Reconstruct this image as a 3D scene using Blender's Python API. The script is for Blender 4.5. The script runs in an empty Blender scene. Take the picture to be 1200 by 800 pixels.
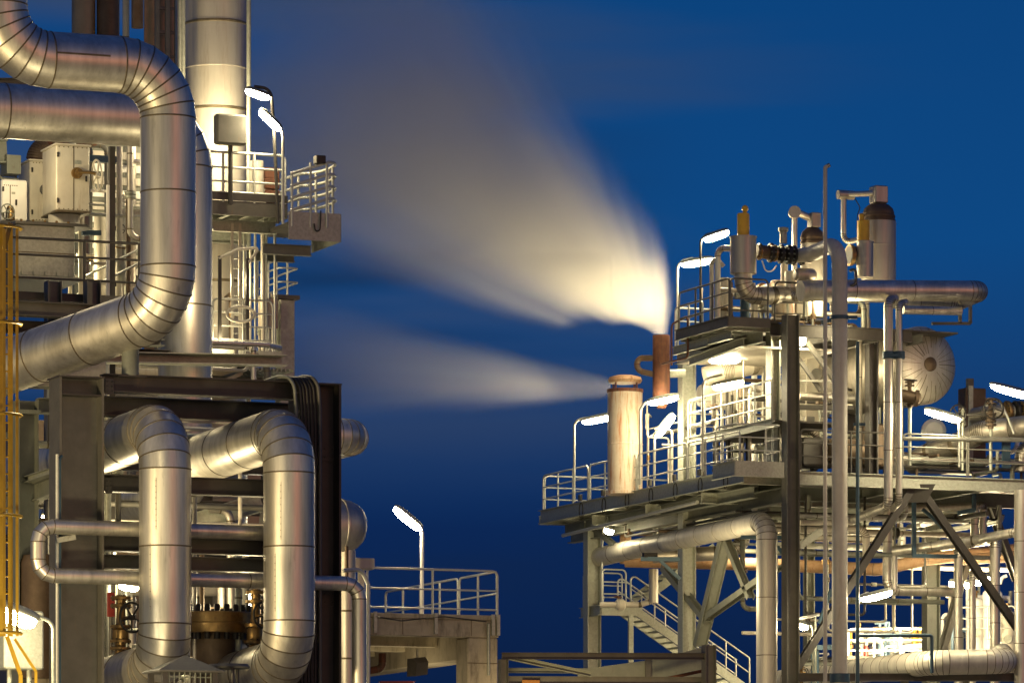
import bpy, math, random
from mathutils import Vector, Matrix, Quaternion
random.seed(7)
rad = math.radians
# ---------------------------------------------------------------- camera model
F = 6000.0                      # focal length in photo pixels (photo 1200 wide)
YAW = rad(21.5)                 # camera looks this far to the right of the plant's depth axis
S, C = math.sin(YAW), math.cos(YAW)
ZC, HV = 1.7, 1100.0            # eye height, photo row of the horizon
FW, RT, UPV = Vector((S, C, 0)), Vector((C, -S, 0)), Vector((0, 0, 1))
XA, YA = Vector((1, 0, 0)), Vector((0, 1, 0))
CAM = Vector((0, 0, ZC))

def ray(u, v): return FW + RT * ((u - 600) / F) + UPV * ((HV - v) / F)
def at(u, v, D): return CAM + ray(u, v) * D
def onX(u, v, X): r = ray(u, v); return CAM + r * (X / r.x)
def onY(u, v, Y): r = ray(u, v); return CAM + r * (Y / r.y)
def onZ(u, v, Z): r = ray(u, v); return CAM + r * ((Z - ZC) / r.z)
def plY(u, D): return at(u, 600, D).y
def plX(u, D): return at(u, 600, D).x
def depth(p): return (p - CAM).dot(FW)

scene = bpy.context.scene
COL = scene.collection

# ---------------------------------------------------------------- mesh builder
class MB:
    def __init__(s):
        s.v, s.f, s.m, s.sm, s.seg, s.sharp = [], [], [], [], [], set()
    def add(s, verts, faces, mat=0, smooth=False, seg=0.5):
        b = len(s.v)
        s.v += [Vector(p) for p in verts]
        for f in faces:
            s.f.append([i + b for i in f]); s.m.append(mat); s.sm.append(smooth); s.seg.append(seg)
        return b
    def box(s, lo, hi, mat=0):
        x0, y0, z0 = (min(lo[i], hi[i]) for i in range(3)); x1, y1, z1 = (max(lo[i], hi[i]) for i in range(3))
        s.add([(x0,y0,z0),(x1,y0,z0),(x1,y1,z0),(x0,y1,z0),(x0,y0,z1),(x1,y0,z1),(x1,y1,z1),(x0,y1,z1)],
              [(0,3,2,1),(4,5,6,7),(0,1,5,4),(1,2,6,5),(2,3,7,6),(3,0,4,7)], mat)
        return s
    def bbox(s, lo, hi, bev=0.02, mat=0):
        """box with chamfered vertical and horizontal edges (one closed piece)"""
        x0, y0, z0 = (min(lo[i], hi[i]) for i in range(3)); x1, y1, z1 = (max(lo[i], hi[i]) for i in range(3))
        bev = min(bev, (x1-x0)*.3, (y1-y0)*.3, (z1-z0)*.3)
        def ring(i, z): return [(x0+i+bev,y0+i,z),(x1-i-bev,y0+i,z),(x1-i,y0+i+bev,z),(x1-i,y1-i-bev,z),(x1-i-bev,y1-i,z),(x0+i+bev,y1-i,z),(x0+i,y1-i-bev,z),(x0+i,y0+i+bev,z)]
        vs = ring(bev*.7, z0) + ring(0, z0+bev) + ring(0, z1-bev) + ring(bev*.7, z1)
        fs = [tuple(range(7,-1,-1)), tuple(range(24,32))]
        for k in range(3):
            for i in range(8):
                j = (i+1) % 8
                fs.append((k*8+i, k*8+j, k*8+8+j, k*8+8+i))
        s.add(vs, fs, mat); return s
    def prism(s, prof, p, q, up, mat=0):
        """profile (side, up) swept from p to q, one closed piece"""
        d = (q - p).normalized(); side = d.cross(up).normalized(); u = side.cross(d).normalized()
        n = len(prof)
        vs = [p + side*a + u*b for a, b in prof] + [q + side*a + u*b for a, b in prof]
        fs = [tuple(range(n-1,-1,-1)), tuple(range(n, 2*n))] + [(i, (i+1)%n, n+(i+1)%n, n+i) for i in range(n)]
        s.add(vs, fs, mat); return s
    def bar(s, p, q, w, h, up=UPV, mat=0):
        return s.prism([(-w/2,-h/2),(w/2,-h/2),(w/2,h/2),(-w/2,h/2)], Vector(p), Vector(q), up, mat)
    def ibeam(s, p, q, h, w, up=UPV, tf=None, tw=None, mat=0):
        tf = tf or h*.07; tw = tw or h*.05
        a, b, c, d = w/2, h/2, tw/2, h/2 - tf
        return s.prism([(-a,-b),(a,-b),(a,-d),(c,-d),(c,d),(a,d),(a,b),(-a,b),(-a,d),(-c,d),(-c,-d),(-a,-d)], Vector(p), Vector(q), up, mat)
    def channel(s, p, q, h, w, up=UPV, t=.02, mat=0):
        a, b = w, h/2
        return s.prism([(0,-b),(a,-b),(a,-b+t),(t,-b+t),(t,b-t),(a,b-t),(a,b),(0,b)], Vector(p), Vector(q), up, mat)
    def rings(s, rl, n, cap0=True, cap1=True, smooth=True):
        """rl: list of (centre, tangent, radius, mat of the faces up to the next ring, sharp, seg)"""
        b = len(s.v); t0 = rl[0][1].normalized()
        nrm = t0.cross(Vector((.31,.17,.93)))
        if nrm.length < .2: nrm = t0.cross(Vector((1,0,0)))
        nrm.normalize(); prev = t0
        for (c, t, r, mt, sh, sg) in rl:
            t = t.normalized()
            nrm = prev.rotation_difference(t) @ nrm; nrm = (nrm - t*nrm.dot(t)).normalized(); prev = t
            bi = t.cross(nrm)
            for i in range(n):
                a = 2*math.pi*i/n
                s.v.append(c + nrm*(r*math.cos(a)) + bi*(r*math.sin(a)))
        for k in range(len(rl)):
            if rl[k][4]:
                for i in range(n): s.sharp.add((b+k*n+i, b+k*n+(i+1)%n))
            if k == len(rl)-1: break
            for i in range(n):
                j = (i+1) % n
                s.f.append([b+k*n+i, b+k*n+j, b+(k+1)*n+j, b+(k+1)*n+i]); s.m.append(rl[k][3]); s.sm.append(smooth); s.seg.append(rl[k][5])
        if cap0:
            s.f.append([b+i for i in range(n-1,-1,-1)]); s.m.append(rl[0][3]); s.sm.append(False); s.seg.append(.5)
            for i in range(n): s.sharp.add((b+i, b+(i+1)%n))
        if cap1:
            e = b+(len(rl)-1)*n
            s.f.append([e+i for i in range(n)]); s.m.append(rl[-1][3]); s.sm.append(False); s.seg.append(.5)
            for i in range(n): s.sharp.add((e+i, e+(i+1)%n))
        return s
    def lathe(s, prof, org, axis=UPV, n=32, mat=0):
        """prof: (radius, height) pairs from bottom to top; radius ~0 closes"""
        ax = Vector(axis).normalized(); rl = []
        for i, (r, h) in enumerate(prof):
            sh = False
            if 0 < i < len(prof)-1:
                a = Vector((prof[i][0]-prof[i-1][0], prof[i][1]-prof[i-1][1])); c = Vector((prof[i+1][0]-r, prof[i+1][1]-h))
                if a.length > 1e-6 and c.length > 1e-6 and a.angle(c) > rad(32): sh = True
            rl.append((Vector(org)+ax*h, ax, max(r, .0005), mat, sh, .5))
        return s.rings(rl, n)
    def pipe(s, pts, r, R=None, k=6, seam=None, n=28, bead=True, lob=True, bw=None, bh=None, mat=0, smat=1, cap0=True, cap1=True):
        raw = [Vector(p) for p in pts]; pts = [raw[0]]
        for p in raw[1:]:
            if (p-pts[-1]).length > 1e-4: pts.append(p)
        R = R if R is not None else r*1.8
        bw = bw or max(.02, r*.06); bh = bh or max(.004, r*.02)
        smp = []                                        # (pos, tangent, joint?)
        last = pts[0]
        smp.append((pts[0], (pts[1]-pts[0]).normalized(), False))
        def straight(p, q):
            d = q - p; L = d.length
            if seam and L > seam*.8:
                m = max(1, round(L/seam))
                for i in range(1, m): smp.append((p + d*(i/m), d.normalized(), True))
        for i in range(1, len(pts)-1):
            a = (pts[i]-pts[i-1]).normalized(); c = (pts[i+1]-pts[i]).normalized()
            phi = a.angle(c)
            if phi < .01: continue
            t = R*math.tan(phi/2)
            t = min(t, (pts[i]-last).length*.98, (pts[i+1]-pts[i]).length*(.98 if i == len(pts)-2 else .5))
            Rr = t/math.tan(phi/2)
            p0 = pts[i]-a*t; straight(last, p0)
            nrm = (c - a*c.dot(a)).normalized(); cen = p0 + nrm*Rr; axv = a.cross(c).normalized()
            for j in range(k+1):
                q = Quaternion(axv, phi*j/k)
                smp.append((cen + q @ (p0-cen), q @ a, bead and (lob or j in (0, k))))
            last = pts[i]+c*t
        straight(last, pts[-1])
        smp.append((pts[-1], (pts[-1]-pts[-2]).normalized(), False))
        rl = []; sg = random.random()
        for (p, t, jn) in smp:
            if jn and bead:
                nsg = random.random()
                rl += [(p-t*bw/2, t, r, smat, True, sg), (p-t*bw*.32, t, r+bh, smat, True, sg), (p+t*bw*.32, t, r+bh, smat, True, nsg), (p+t*bw/2, t, r, mat, True, nsg)]
                sg = nsg
            else:
                rl.append((p, t, r, mat, False, sg))
        return s.rings(rl, n, cap0, cap1)
    def tube(s, pts, r, R=None, n=10, k=5, mat=0):
        return s.pipe(pts, r, R if R is not None else r*3, k=k, n=n, bead=False, lob=False, mat=mat)
    def loop(s, pts, r, n=8, mat=0):
        """closed tube through pts"""
        m = len(pts); b = len(s.v)
        pts = [Vector(p) for p in pts]
        prev = None; nrm = None
        for i in range(m):
            t = (pts[(i+1)%m]-pts[i-1]).normalized()
            if nrm is None:
                nrm = t.cross(Vector((.3,.2,.93))).normalized()
            else:
                nrm = prev.rotation_difference(t) @ nrm; nrm = (nrm - t*nrm.dot(t)).normalized()
            prev = t; bi = t.cross(nrm)
            for j in range(n):
                a = 2*math.pi*j/n; s.v.append(pts[i]+nrm*(r*math.cos(a))+bi*(r*math.sin(a)))
        for i in range(m):
            off = 0
            i2 = (i+1) % m
            if i2 == 0:                                  # best twist match on the closing ring
                off = min(range(n), key=lambda o: (s.v[b+i*n]-s.v[b+o]).length)
            for j in range(n):
                j2 = (j+1) % n
                s.f.append([b+i*n+j, b+i*n+j2, b+i2*n+(j2+off)%n, b+i2*n+(j+off)%n]); s.m.append(mat); s.sm.append(True); s.seg.append(.5)
        return s
    def mesh(s, name, mats, org):
        me = bpy.data.meshes.new(name)
        me.from_pydata([tuple(p-org) for p in s.v], [], s.f)
        for m in mats: me.materials.append(m)
        me.polygons.foreach_set('material_index', [min(i, len(mats)-1) for i in s.m])
        me.polygons.foreach_set('use_smooth', s.sm)
        at_ = me.attributes.new('seg', 'FLOAT', 'FACE'); at_.data.foreach_set('value', s.seg)
        if s.sharp:
            sh = {tuple(sorted(e)) for e in s.sharp}
            sa = me.attributes.new('sharp_edge', 'BOOLEAN', 'EDGE')
            sa.data.foreach_set('value', [tuple(sorted(e.vertices)) in sh for e in me.edges])
        me.update(); return me

ORG = {}
def thing(name, label, cat, loc, group=None):
    o = bpy.data.objects.new(name, None); COL.objects.link(o); o.location = loc; o.empty_display_size = .3
    o['label'] = label; o['category'] = cat
    if group: o['group'] = group
    ORG[o.name] = Vector(loc); return o
def part(par, name, mb, mats, label=None):
    mats = mats if isinstance(mats, (list, tuple)) else [mats]
    org = ORG[par.name]
    o = bpy.data.objects.new(name, mb.mesh(name, mats, org)); COL.objects.link(o); o.parent = par
    ORG[o.name] = org
    if label: o['label'] = label
    return o
def solo(name, label, cat, mb, mats, group=None, kind=None):
    mats = mats if isinstance(mats, (list, tuple)) else [mats]
    lo = Vector([min(p[i] for p in mb.v) for i in range(3)]); hi = Vector([max(p[i] for p in mb.v) for i in range(3)])
    org = Vector(((lo.x+hi.x)/2, (lo.y+hi.y)/2, lo.z))
    o = bpy.data.objects.new(name, mb.mesh(name, mats, org)); COL.objects.link(o); o.location = org
    ORG[o.name] = org
    if kind: o['kind'] = kind
    else: o['label'] = label; o['category'] = cat
    if group: o['group'] = group
    return o

# ---------------------------------------------------------------- materials
def nodes(name):
    m = bpy.data.materials.new(name); m.use_nodes = True
    nt = m.node_tree; return m, nt, nt.nodes['Principled BSDF']
def mixc(nt, fac, a, b, blend='MIX'):
    n = nt.nodes.new('ShaderNodeMix'); n.data_type = 'RGBA'; n.blend_type = blend
    for sock, val in ((n.inputs[0], fac), (n.inputs[6], a), (n.inputs[7], b)):
        if hasattr(val, 'is_output'): nt.links.new(val, sock)
        elif isinstance(val, (int, float)): sock.default_value = val
        else: sock.default_value = (*val, 1)
    return n.outputs[2]
def noise(nt, scale, detail=4, rough=.6, stretch=None, coord='Object'):
    tc = nt.nodes.new('ShaderNodeTexCoord'); n = nt.nodes.new('ShaderNodeTexNoise')
    n.inputs['Scale'].default_value = scale; n.inputs['Detail'].default_value = detail; n.inputs['Roughness'].default_value = rough
    src = tc.outputs[coord]
    if stretch:
        mp = nt.nodes.new('ShaderNodeMapping'); mp.inputs['Scale'].default_value = stretch
        nt.links.new(src, mp.inputs[0]); src = mp.outputs[0]
    nt.links.new(src, n.inputs['Vector']); return n.outputs['Fac']
def ramp(nt, src, stops):
    r = nt.nodes.new('ShaderNodeValToRGB'); nt.links.new(src, r.inputs[0]); e = r.color_ramp.elements
    while len(e) < len(stops): e.new(.5)
    for i, (p, c) in enumerate(stops):
        e[i].position = p; e[i].color = (*c, 1) if isinstance(c, (tuple, list)) else (c, c, c, 1)
    return r.outputs[0]
def mth(nt, op, a, b=None, clamp=False):
    n = nt.nodes.new('ShaderNodeMath'); n.operation = op; n.use_clamp = clamp
    for i, x in enumerate((a, b)):
        if x is None: continue
        if hasattr(x, 'is_output'): nt.links.new(x, n.inputs[i])
        else: n.inputs[i].default_value = x
    return n.outputs[0]
def bump(nt, bs, h, strength=.2, dist=.01):
    b = nt.nodes.new('ShaderNodeBump'); b.inputs['Strength'].default_value = strength; b.inputs['Distance'].default_value = dist
    nt.links.new(h, b.inputs['Height']); nt.links.new(b.outputs[0], bs.inputs['Normal'])

def mat_metal(name, a, b, metal=.9, rough=.36, scale=1.5, segv=.14, streak=(3,3,.25)):
    """sheet-metal cladding: every sheet differs a little, stains and brushed grain"""
    m, nt, bs = nodes(name)
    n1 = noise(nt, scale, 6, .65, streak); n2 = noise(nt, 45, 3, .6)
    col = mixc(nt, ramp(nt, n1, [(.36, 0), (.64, 1)]), a, b)
    drip = ramp(nt, noise(nt, 3.2, 7, .7, (2.6,2.6,.3)), [(.56, 0), (.74, .55)])
    col = mixc(nt, drip, col, tuple(x*.42 for x in a))
    at_ = nt.nodes.new('ShaderNodeAttribute'); at_.attribute_name = 'seg'
    sv = mth(nt, 'MULTIPLY_ADD', at_.outputs['Fac'], segv); nt.nodes[-1].inputs[2].default_value = 1-segv*.6
    col = mixc(nt, 1.0, col, sv, 'MULTIPLY')
    nt.links.new(col, bs.inputs['Base Color'])
    bs.inputs['Metallic'].default_value = metal
    r0 = mth(nt, 'MULTIPLY_ADD', n2, .10); nt.nodes[-1].inputs[2].default_value = rough-.05
    r1 = mth(nt, 'MULTIPLY_ADD', at_.outputs['Fac'], .08); nt.links.new(r0, nt.nodes[-1].inputs[2])
    nt.links.new(r1, bs.inputs['Roughness'])
    bump(nt, bs, noise(nt, 2.6, 4, .55), .22, .02)
    return m
def mat_paint(name, a, b, rough=.55, metal=0., scale=3., lo=.35, hi=.7, bmp=.15, stretch=None, dirt=None, dlo=.62, dhi=.75, dscale=5., dstr=(1.5,1.5,.5)):
    m, nt, bs = nodes(name)
    col = mixc(nt, ramp(nt, noise(nt, scale, 6, .65, stretch), [(lo, 0), (hi, 1)]), a, b)
    if dirt: col = mixc(nt, ramp(nt, noise(nt, dscale, 7, .7, dstr), [(dlo, 0), (dhi, 1)]), col, dirt)
    nt.links.new(col, bs.inputs['Base Color']); bs.inputs['Metallic'].default_value = metal
    n2 = noise(nt, 20, 3)
    rr = mth(nt, 'MULTIPLY_ADD', n2, .25); nt.nodes[-1].inputs[2].default_value = rough-.12
    nt.links.new(rr, bs.inputs['Roughness'])
    if bmp: bump(nt, bs, n2, bmp, .01)
    return m
def mat_emit(name, col, strength):
    m, nt, bs = nodes(name)
    bs.inputs['Base Color'].default_value = (.8,.8,.8,1)
    bs.inputs['Emission Color'].default_value = (*col, 1); bs.inputs['Emission Strength'].default_value = strength
    return m

CLAD = mat_metal('aluminium_cladding', (.50,.468,.40), (.69,.655,.57), .88, .39)
MATTE = mat_metal('matte_aluminium', (.50,.47,.40), (.62,.58,.49), .4, .48)
SEAM = mat_paint('cladding_seam', (.10,.08,.05), (.17,.14,.09), .5, .6, 8)
CLAD2 = mat_metal('weathered_cladding', (.40,.365,.31), (.54,.50,.43), .8, .42)
GALV = mat_paint('galvanised_steel', (.29,.30,.25), (.40,.41,.345), .5, .45, 14, bmp=.08, dirt=(.20,.18,.14), dlo=.6, dhi=.8)
GREY = mat_paint('grey_green_steel_paint', (.13,.138,.112), (.175,.18,.148), .55, .1, 3, dirt=(.10,.085,.06), dlo=.6, dhi=.75)
DARK = mat_paint('dark_brown_steel_paint', (.030,.027,.024), (.045,.040,.035), .5, .1, 2.5, dirt=(.085,.05,.03), dlo=.6, dhi=.76, dstr=(2.2,2.2,.3))
CHAR = mat_paint('charcoal_steel_paint', (.07,.066,.056), (.10,.094,.08), .5, .1, 3, dirt=(.12,.08,.045), dlo=.6, dhi=.75, dstr=(2.2,2.2,.3))
RAIL = mat_paint('galvanised_handrail', (.42,.42,.37), (.5,.5,.45), .45, .4, 10, bmp=0)
RUST = mat_paint('rust', (.095,.034,.018), (.16,.062,.03), .8, .1, 5, dirt=(.06,.028,.018), dlo=.5, dhi=.66, dstr=(2.4,2.4,.25))
RUSTP = mat_paint('rusty_orange_pipe', (.34,.19,.09), (.44,.29,.17), .7, .1, 3, dirt=(.22,.09,.035), dlo=.55, dhi=.68)
RWHITE = mat_paint('rust_stained_white_paint', (.46,.385,.29), (.54,.46,.36), .6, 0, 3, dirt=(.36,.16,.07), dlo=.5, dhi=.64, dscale=3.4, dstr=(2.6,2.6,.22))
YEL = mat_paint('yellow_paint', (.32,.195,.010), (.40,.245,.014), .45, 0, 4, dirt=(.35,.18,.03), dlo=.65, dhi=.75)
AMBER = mat_paint('amber_yellow_insulator', (.66,.38,.02), (.74,.44,.03), .4, 0, 4)
BRNZ = mat_paint('bronze_coloured_steel', (.22,.14,.055), (.33,.215,.085), .38, .8, 8, dirt=(.12,.07,.03), dlo=.58, dhi=.7)
MIDST = mat_paint('weathered_steel_paint', (.10,.096,.083), (.135,.13,.11), .5, .15, 3, dirt=(.12,.085,.05), dlo=.6, dhi=.76, dstr=(2.2,2.2,.3))
BLUE = mat_paint('blue_steel_paint', (.03,.065,.095), (.045,.09,.125), .5, .1, 3)
LBLUE = mat_paint('light_blue_pipe_paint', (.20,.31,.42), (.25,.37,.48), .45, 0, 3)
BLACK = mat_paint('black_iron', (.018,.016,.014), (.03,.026,.022), .5, .3, 8)
CONC = mat_paint('weathered_concrete', (.26,.225,.165), (.36,.315,.24), .85, 0, 2.2, .3, .72, .4, dirt=(.10,.085,.06), dlo=.5, dhi=.7, dscale=2.0, dstr=(1.6,1.6,.4))
CREAM = mat_paint('cream_painted_steel', (.47,.43,.35), (.55,.51,.42), .5, .05, 2.5, dirt=(.34,.27,.19), dlo=.55, dhi=.78, dscale=3, dstr=(2.2,2.2,.3))
TOWER = mat_paint('tower_cladding', (.38,.35,.30), (.47,.43,.37), .42, .35, 1.6, stretch=(2,2,.3), dirt=(.27,.23,.18), dlo=.52, dhi=.75, dstr=(2,2,.2), dscale=2.)
TAN = mat_paint('tan_cladding', (.30,.22,.14), (.38,.29,.19), .5, .3, 2)
RED = mat_paint('red_paint', (.22,.025,.02), (.27,.035,.025), .45, 0, 4)
WHITE = mat_paint('white_paint', (.74,.72,.66), (.8,.78,.72), .45, 0, 4)
BROWND = mat_paint('brown_weathered_dome', (.09,.06,.035), (.14,.095,.06), .55, .4, 4)
GROUND = mat_paint('concrete_yard', (.28,.26,.22), (.36,.335,.29), .85, 0, .15, .3, .7, .3, dirt=(.15,.14,.12), dlo=.55, dhi=.75, dscale=.4)
LWARM = (1.0, .84, .51)
LENS = mat_emit('lamp_lens_lit', LWARM, 260)
LENSD = mat_emit('lamp_lens_lit_small', LWARM, 150)
LENSX = mat_emit('lamp_lens_lit_bright', LWARM, 400)
LENSF = mat_emit('fluorescent_lit', (1.0,.88,.62), 40)
RAILD = mat_paint('dull_galvanised_handrail', (.16,.155,.13), (.21,.205,.175), .5, .3, 10, bmp=0)
MESHG = mat_paint('dark_grating', (.06,.055,.045), (.09,.08,.065), .6, .3, 10)

# ---------------------------------------------------------------- reusable pieces
def railing(par, pts, H=1.1, step=1.3, mat=RAIL, r=.024, mids=(.62, .3), posts=True, toe=None, inset=True):
    """handrail along floor points; rails and each post are meshes of their own"""
    pts = [Vector(p) for p in pts]
    top = MB().tube([pts[0]+UPV*.02] + [p+UPV*H for p in pts] + [pts[-1]+UPV*.02], r, R=.13, n=8, k=4)
    rl = part(par, 'handrail', top, mat)
    for m in mids:
        part(rl, 'rail', MB().tube([p+UPV*(H*m) for p in pts], r*.8, R=.1, n=8, k=3), mat)
    if toe:
        part(rl, 'toe_plate', MB().channel(pts[0]+UPV*toe/2, pts[-1]+UPV*toe/2, toe, .02, t=.006) if len(pts) == 2 else MB().tube([p+UPV*toe/2 for p in pts], toe*.3), mat)
    if posts:
        for a, b in zip(pts[:-1], pts[1:]):
            L = (b-a).length; n = max(1, round(L/step))
            for i in range(1 if True else 0, n):
                p = a.lerp(b, i/n)
                part(rl, 'post', MB().tube([p+UPV*.0, p+UPV*H], r, n=8), mat)
    return rl

def handwheel(par, c, axis, R, mat=BLACK, r=None):
    ax = Vector(axis).normalized(); a = ax.cross(UPV)
    if a.length < .1: a = ax.cross(XA)
    a.normalize(); b = ax.cross(a); r = r or R*.09
    mb = MB().loop([c + a*(R*math.cos(t)) + b*(R*math.sin(t)) for t in [2*math.pi*i/20 for i in range(20)]], r, 6)
    mb.lathe([(.0,-r*1.6),(R*.2,-r*1.6),(R*.2,r*1.6),(0,r*1.6)], c, ax, 10)
    for i in range(5):
        t = 2*math.pi*i/5+.3; mb.tube([c, c + a*(R*math.cos(t)) + b*(R*math.sin(t))], r*.8, n=6)
    return part(par, 'handwheel', mb, mat)

def flange(par, c, axis, r, t, mat=BRNZ, bolts=10, boltmat=BLACK, name='flange'):
    ax = Vector(axis).normalized()
    f = part(par, name, MB().lathe([(0,-t/2),(r*.97,-t/2),(r,-t*.4),(r,t*.4),(r*.97,t/2),(0,t/2)], c, ax, 24), mat)
    if bolts:
        a = ax.cross(UPV)
        if a.length < .1: a = ax.cross(XA)
        a.normalize(); b = ax.cross(a)
        for i in range(bolts):
            th = 2*math.pi*i/bolts; q = c + a*(r*.84*math.cos(th)) + b*(r*.84*math.sin(th))
            part(f, 'bolt', MB().lathe([(0,-t*.85),(r*.075,-t*.85),(r*.075,t*.85),(0,t*.85)], q, ax, 6), boltmat)
    return f

def valve(name, label, base, top, r, axis_w, mat=BRNZ, wheel=.2, woff=None, wmat=BLACK, nfl=3):
    """flanged gate valve standing from base to top with a handwheel"""
    base, top = Vector(base), Vector(top); ax = (top-base).normalized(); L = (top-base).length
    t = thing(name, label, 'valve', base)
    part(t, 'body', MB().lathe([(r*.55,0),(r*.55,L*.2),(r*.8,L*.27),(r*.8,L*.42),(r*.5,L*.5),(r*.42,L*.78),(r*.5,L*.82),(r*.5,L),(0,L)], base, ax, 16), mat)
    for h in ([.12, .24, .48, .82, .95][:nfl+2]):
        flange(t, base+ax*(L*h), ax, r*1.05, L*.05, mat, 8)
    c = base + ax*(L*.62) + Vector(axis_w)*(r*1.3 if woff is None else woff)
    part(t, 'stem', MB().tube([base+ax*(L*.62), c], r*.16, n=8), mat)
    handwheel(t, c, axis_w, wheel, wmat)
    return t

def lampfix(name, label, cen, along, length, w, pole=None, tilt=0., mat=GALV, lens=LENS, pr=.035, group=None, capmat=GALV, hh=.10):
    """floodlight: pole with arm, housing, glowing lens"""
    cen = Vector(cen); a = Vector(along).normalized()
    side = a.cross(UPV).normalized(); up = side.cross(a).normalized()
    if tilt:
        q = Quaternion(a, tilt); side = q @ side; up = q @ up
    base = Vector(pole[0]) if pole else cen
    t = thing(name, label, 'lamp', base, group)
    p, q = cen - a*length/2, cen + a*length/2
    prof = [(-w*.5,0),(-w*.5,hh*.35),(-w*.3,hh),(w*.3,hh),(w*.5,hh*.35),(w*.5,0)]
    ks = [-.5,-.485,-.44,-.36,-.22,0,.22,.36,.44,.485,.5]
    def plan(k): return max(.12, (1-abs(2*k)**3.2)**.45)
    def loft(pf, kk):
        n = len(pf); vs = []
        for k in ks:
            sc = plan(k)
            for (x, y) in pf: vs.append(cen + a*(length*k*kk) + side*(x*sc*kk) + up*(y*(.35+.65*sc)))
        fs = [tuple(range(n-1,-1,-1)), tuple(range((len(ks)-1)*n, len(ks)*n))]
        for q in range(len(ks)-1):
            for i in range(n): fs.append((q*n+i, q*n+(i+1)%n, (q+1)*n+(i+1)%n, (q+1)*n+i))
        return _mb(vs, fs)
    part(t, 'housing', loft(prof, 1.04), capmat)
    prof2 = [(-w*.48,-.004),(-w*.45,-hh*.7),(-w*.3,-hh*1.25),(0,-hh*1.5),(w*.3,-hh*1.25),(w*.45,-hh*.7),(w*.48,-.004)]
    part(t, 'lens', loft(prof2, .97), lens)
    if pole:
        part(t, 'pole', MB().tube([Vector(x) for x in pole], pr, R=.22, n=10, k=6), mat)
    return t
def _mb(vs, fs):
    m = MB(); m.add(vs, fs, 0, True); return m
# ================================================================= ground
g = MB(); g.add([(-900,-300,0),(1200,-300,0),(1200,1500,0),(-900,1500,0)], [(0,1,2,3)])
solo('ground', None, None, g, GROUND, kind='structure')

# ================================================================= LEFT UNIT
YF = 94.9                                            # plane of the dark front frame
def fy(u, v, Y=YF): return onY(u, v, Y)
# ---- dark portal frame
p0 = fy(96, 800); FR = thing('pipe_rack', 'dark brown steel portal frame that the twin looped pipes hang in front of', 'steel frame', (p0.x, YF, 0))
def column(par, u0, u1, vt, Y, mat, w=.6, name='column', zb=0., depth_=None):
    a, b = onY(u0, vt, Y), onY(u1, vt, Y)
    x = (a.x+b.x)/2; h = abs(b.x-a.x); z = (a.z+b.z)/2
    return part(par, name, MB().ibeam((x, Y+w/2, zb), (x, Y+w/2, z), h, w, XA, max(.02,h*.05), max(.015,h*.035)), mat)
def xbeam(par, u0, u1, v0, v1, Y, mat, w=.3, name='beam'):
    a, b = onY(u0, v0, Y), onY(u1, v0, Y); zb = onY((u0+u1)/2, v1, Y).z; zt = onY((u0+u1)/2, v0, Y).z
    h = zt - zb; z = (zt+zb)/2
    return part(par, name, MB().ibeam((a.x, Y+w/2, z), (b.x, Y+w/2, z), h, w, UPV, max(.012,h*.07), max(.01,h*.05)), mat)
column(FR, 70, 122, 441, YF-.30, CHAR, .72)
column(FR, 352, 400, 449, YF-.30, DARK, .72)
xbeam(FR, 122.6, 351.5, 442, 463, YF-.10, DARK, .34)
xbeam(FR, 122.6, 351.5, 468, 491, YF+1.6, DARK, .34)
# stiffeners where the column cap plates show
a, b = fy(69, 441, YF-.33), fy(123, 441, YF-.33)
part(FR, 'cap_plate', MB().box((a.x, YF-.33, a.z+.003), (b.x, YF+.46, a.z+.03)), DARK)
a, b = fy(351, 449, YF-.33), fy(401, 449, YF-.33)
part(FR, 'cap_plate', MB().box((a.x, YF-.33, a.z+.003), (b.x, YF+.46, a.z+.03)), DARK)
a, b = fy(71.5, 462, YF-.29), fy(120.5, 462, YF-.29)
part(FR, 'stiffener_plate', MB().box((a.x, YF-.285, a.z), (b.x, YF+.05, a.z+.025)), DARK)
for v0, v1, m in ((559,579,DARK), (630,648,DARK), (652,668,CHAR)):
    xbeam(FR, 122.6, 351.5, v0, v1, YF+.02, m, .30)

# bolted end plates where the beams meet the columns
for (u0, u1, v0, v1) in ((123, 133, 443.5, 462), (341, 351, 443.5, 462), (123, 131, 560, 578), (343, 351, 560, 578)):
    yy0 = YF-.10 if v0 < 500 else YF+.02
    pl0, pl1 = onY(u0, v1, yy0), onY(u1, v0, yy0)
    pp = part(FR, 'end_plate', MB().box((pl0.x, yy0-.022, pl0.z), (pl1.x, yy0-.003, pl1.z)), DARK)
    for a_ in (.25, .75):
        for b_ in (.2, .5, .8):
            c_ = Vector((pl0.x+(pl1.x-pl0.x)*a_, yy0-.023, pl0.z+(pl1.z-pl0.z)*b_))
            part(pp, 'bolt', MB().lathe([(0,0),(.016,0),(.016,.018),(0,.022)], c_, -YA, 6), BLACK)
for u0, u1 in ((358, 394),):
    for v in (530, 700):
        c0, c1 = onY(u0, v+9, YF-.0), onY(u1, v-9, YF-.0)
        pp = part(FR, 'splice_plate', MB().box((c0.x, YF+.02, c0.z), (c1.x, YF+.042, c1.z)), DARK)
        for a_ in (.12, .37, .63, .88):
            for b_ in (.25, .75):
                part(pp, 'bolt', MB().lathe([(0,0),(.018,0),(.018,.018),(0,.022)], Vector((c0.x+(c1.x-c0.x)*a_, YF+.019, c0.z+(c1.z-c0.z)*b_)), -YA, 6), BLACK)

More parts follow.
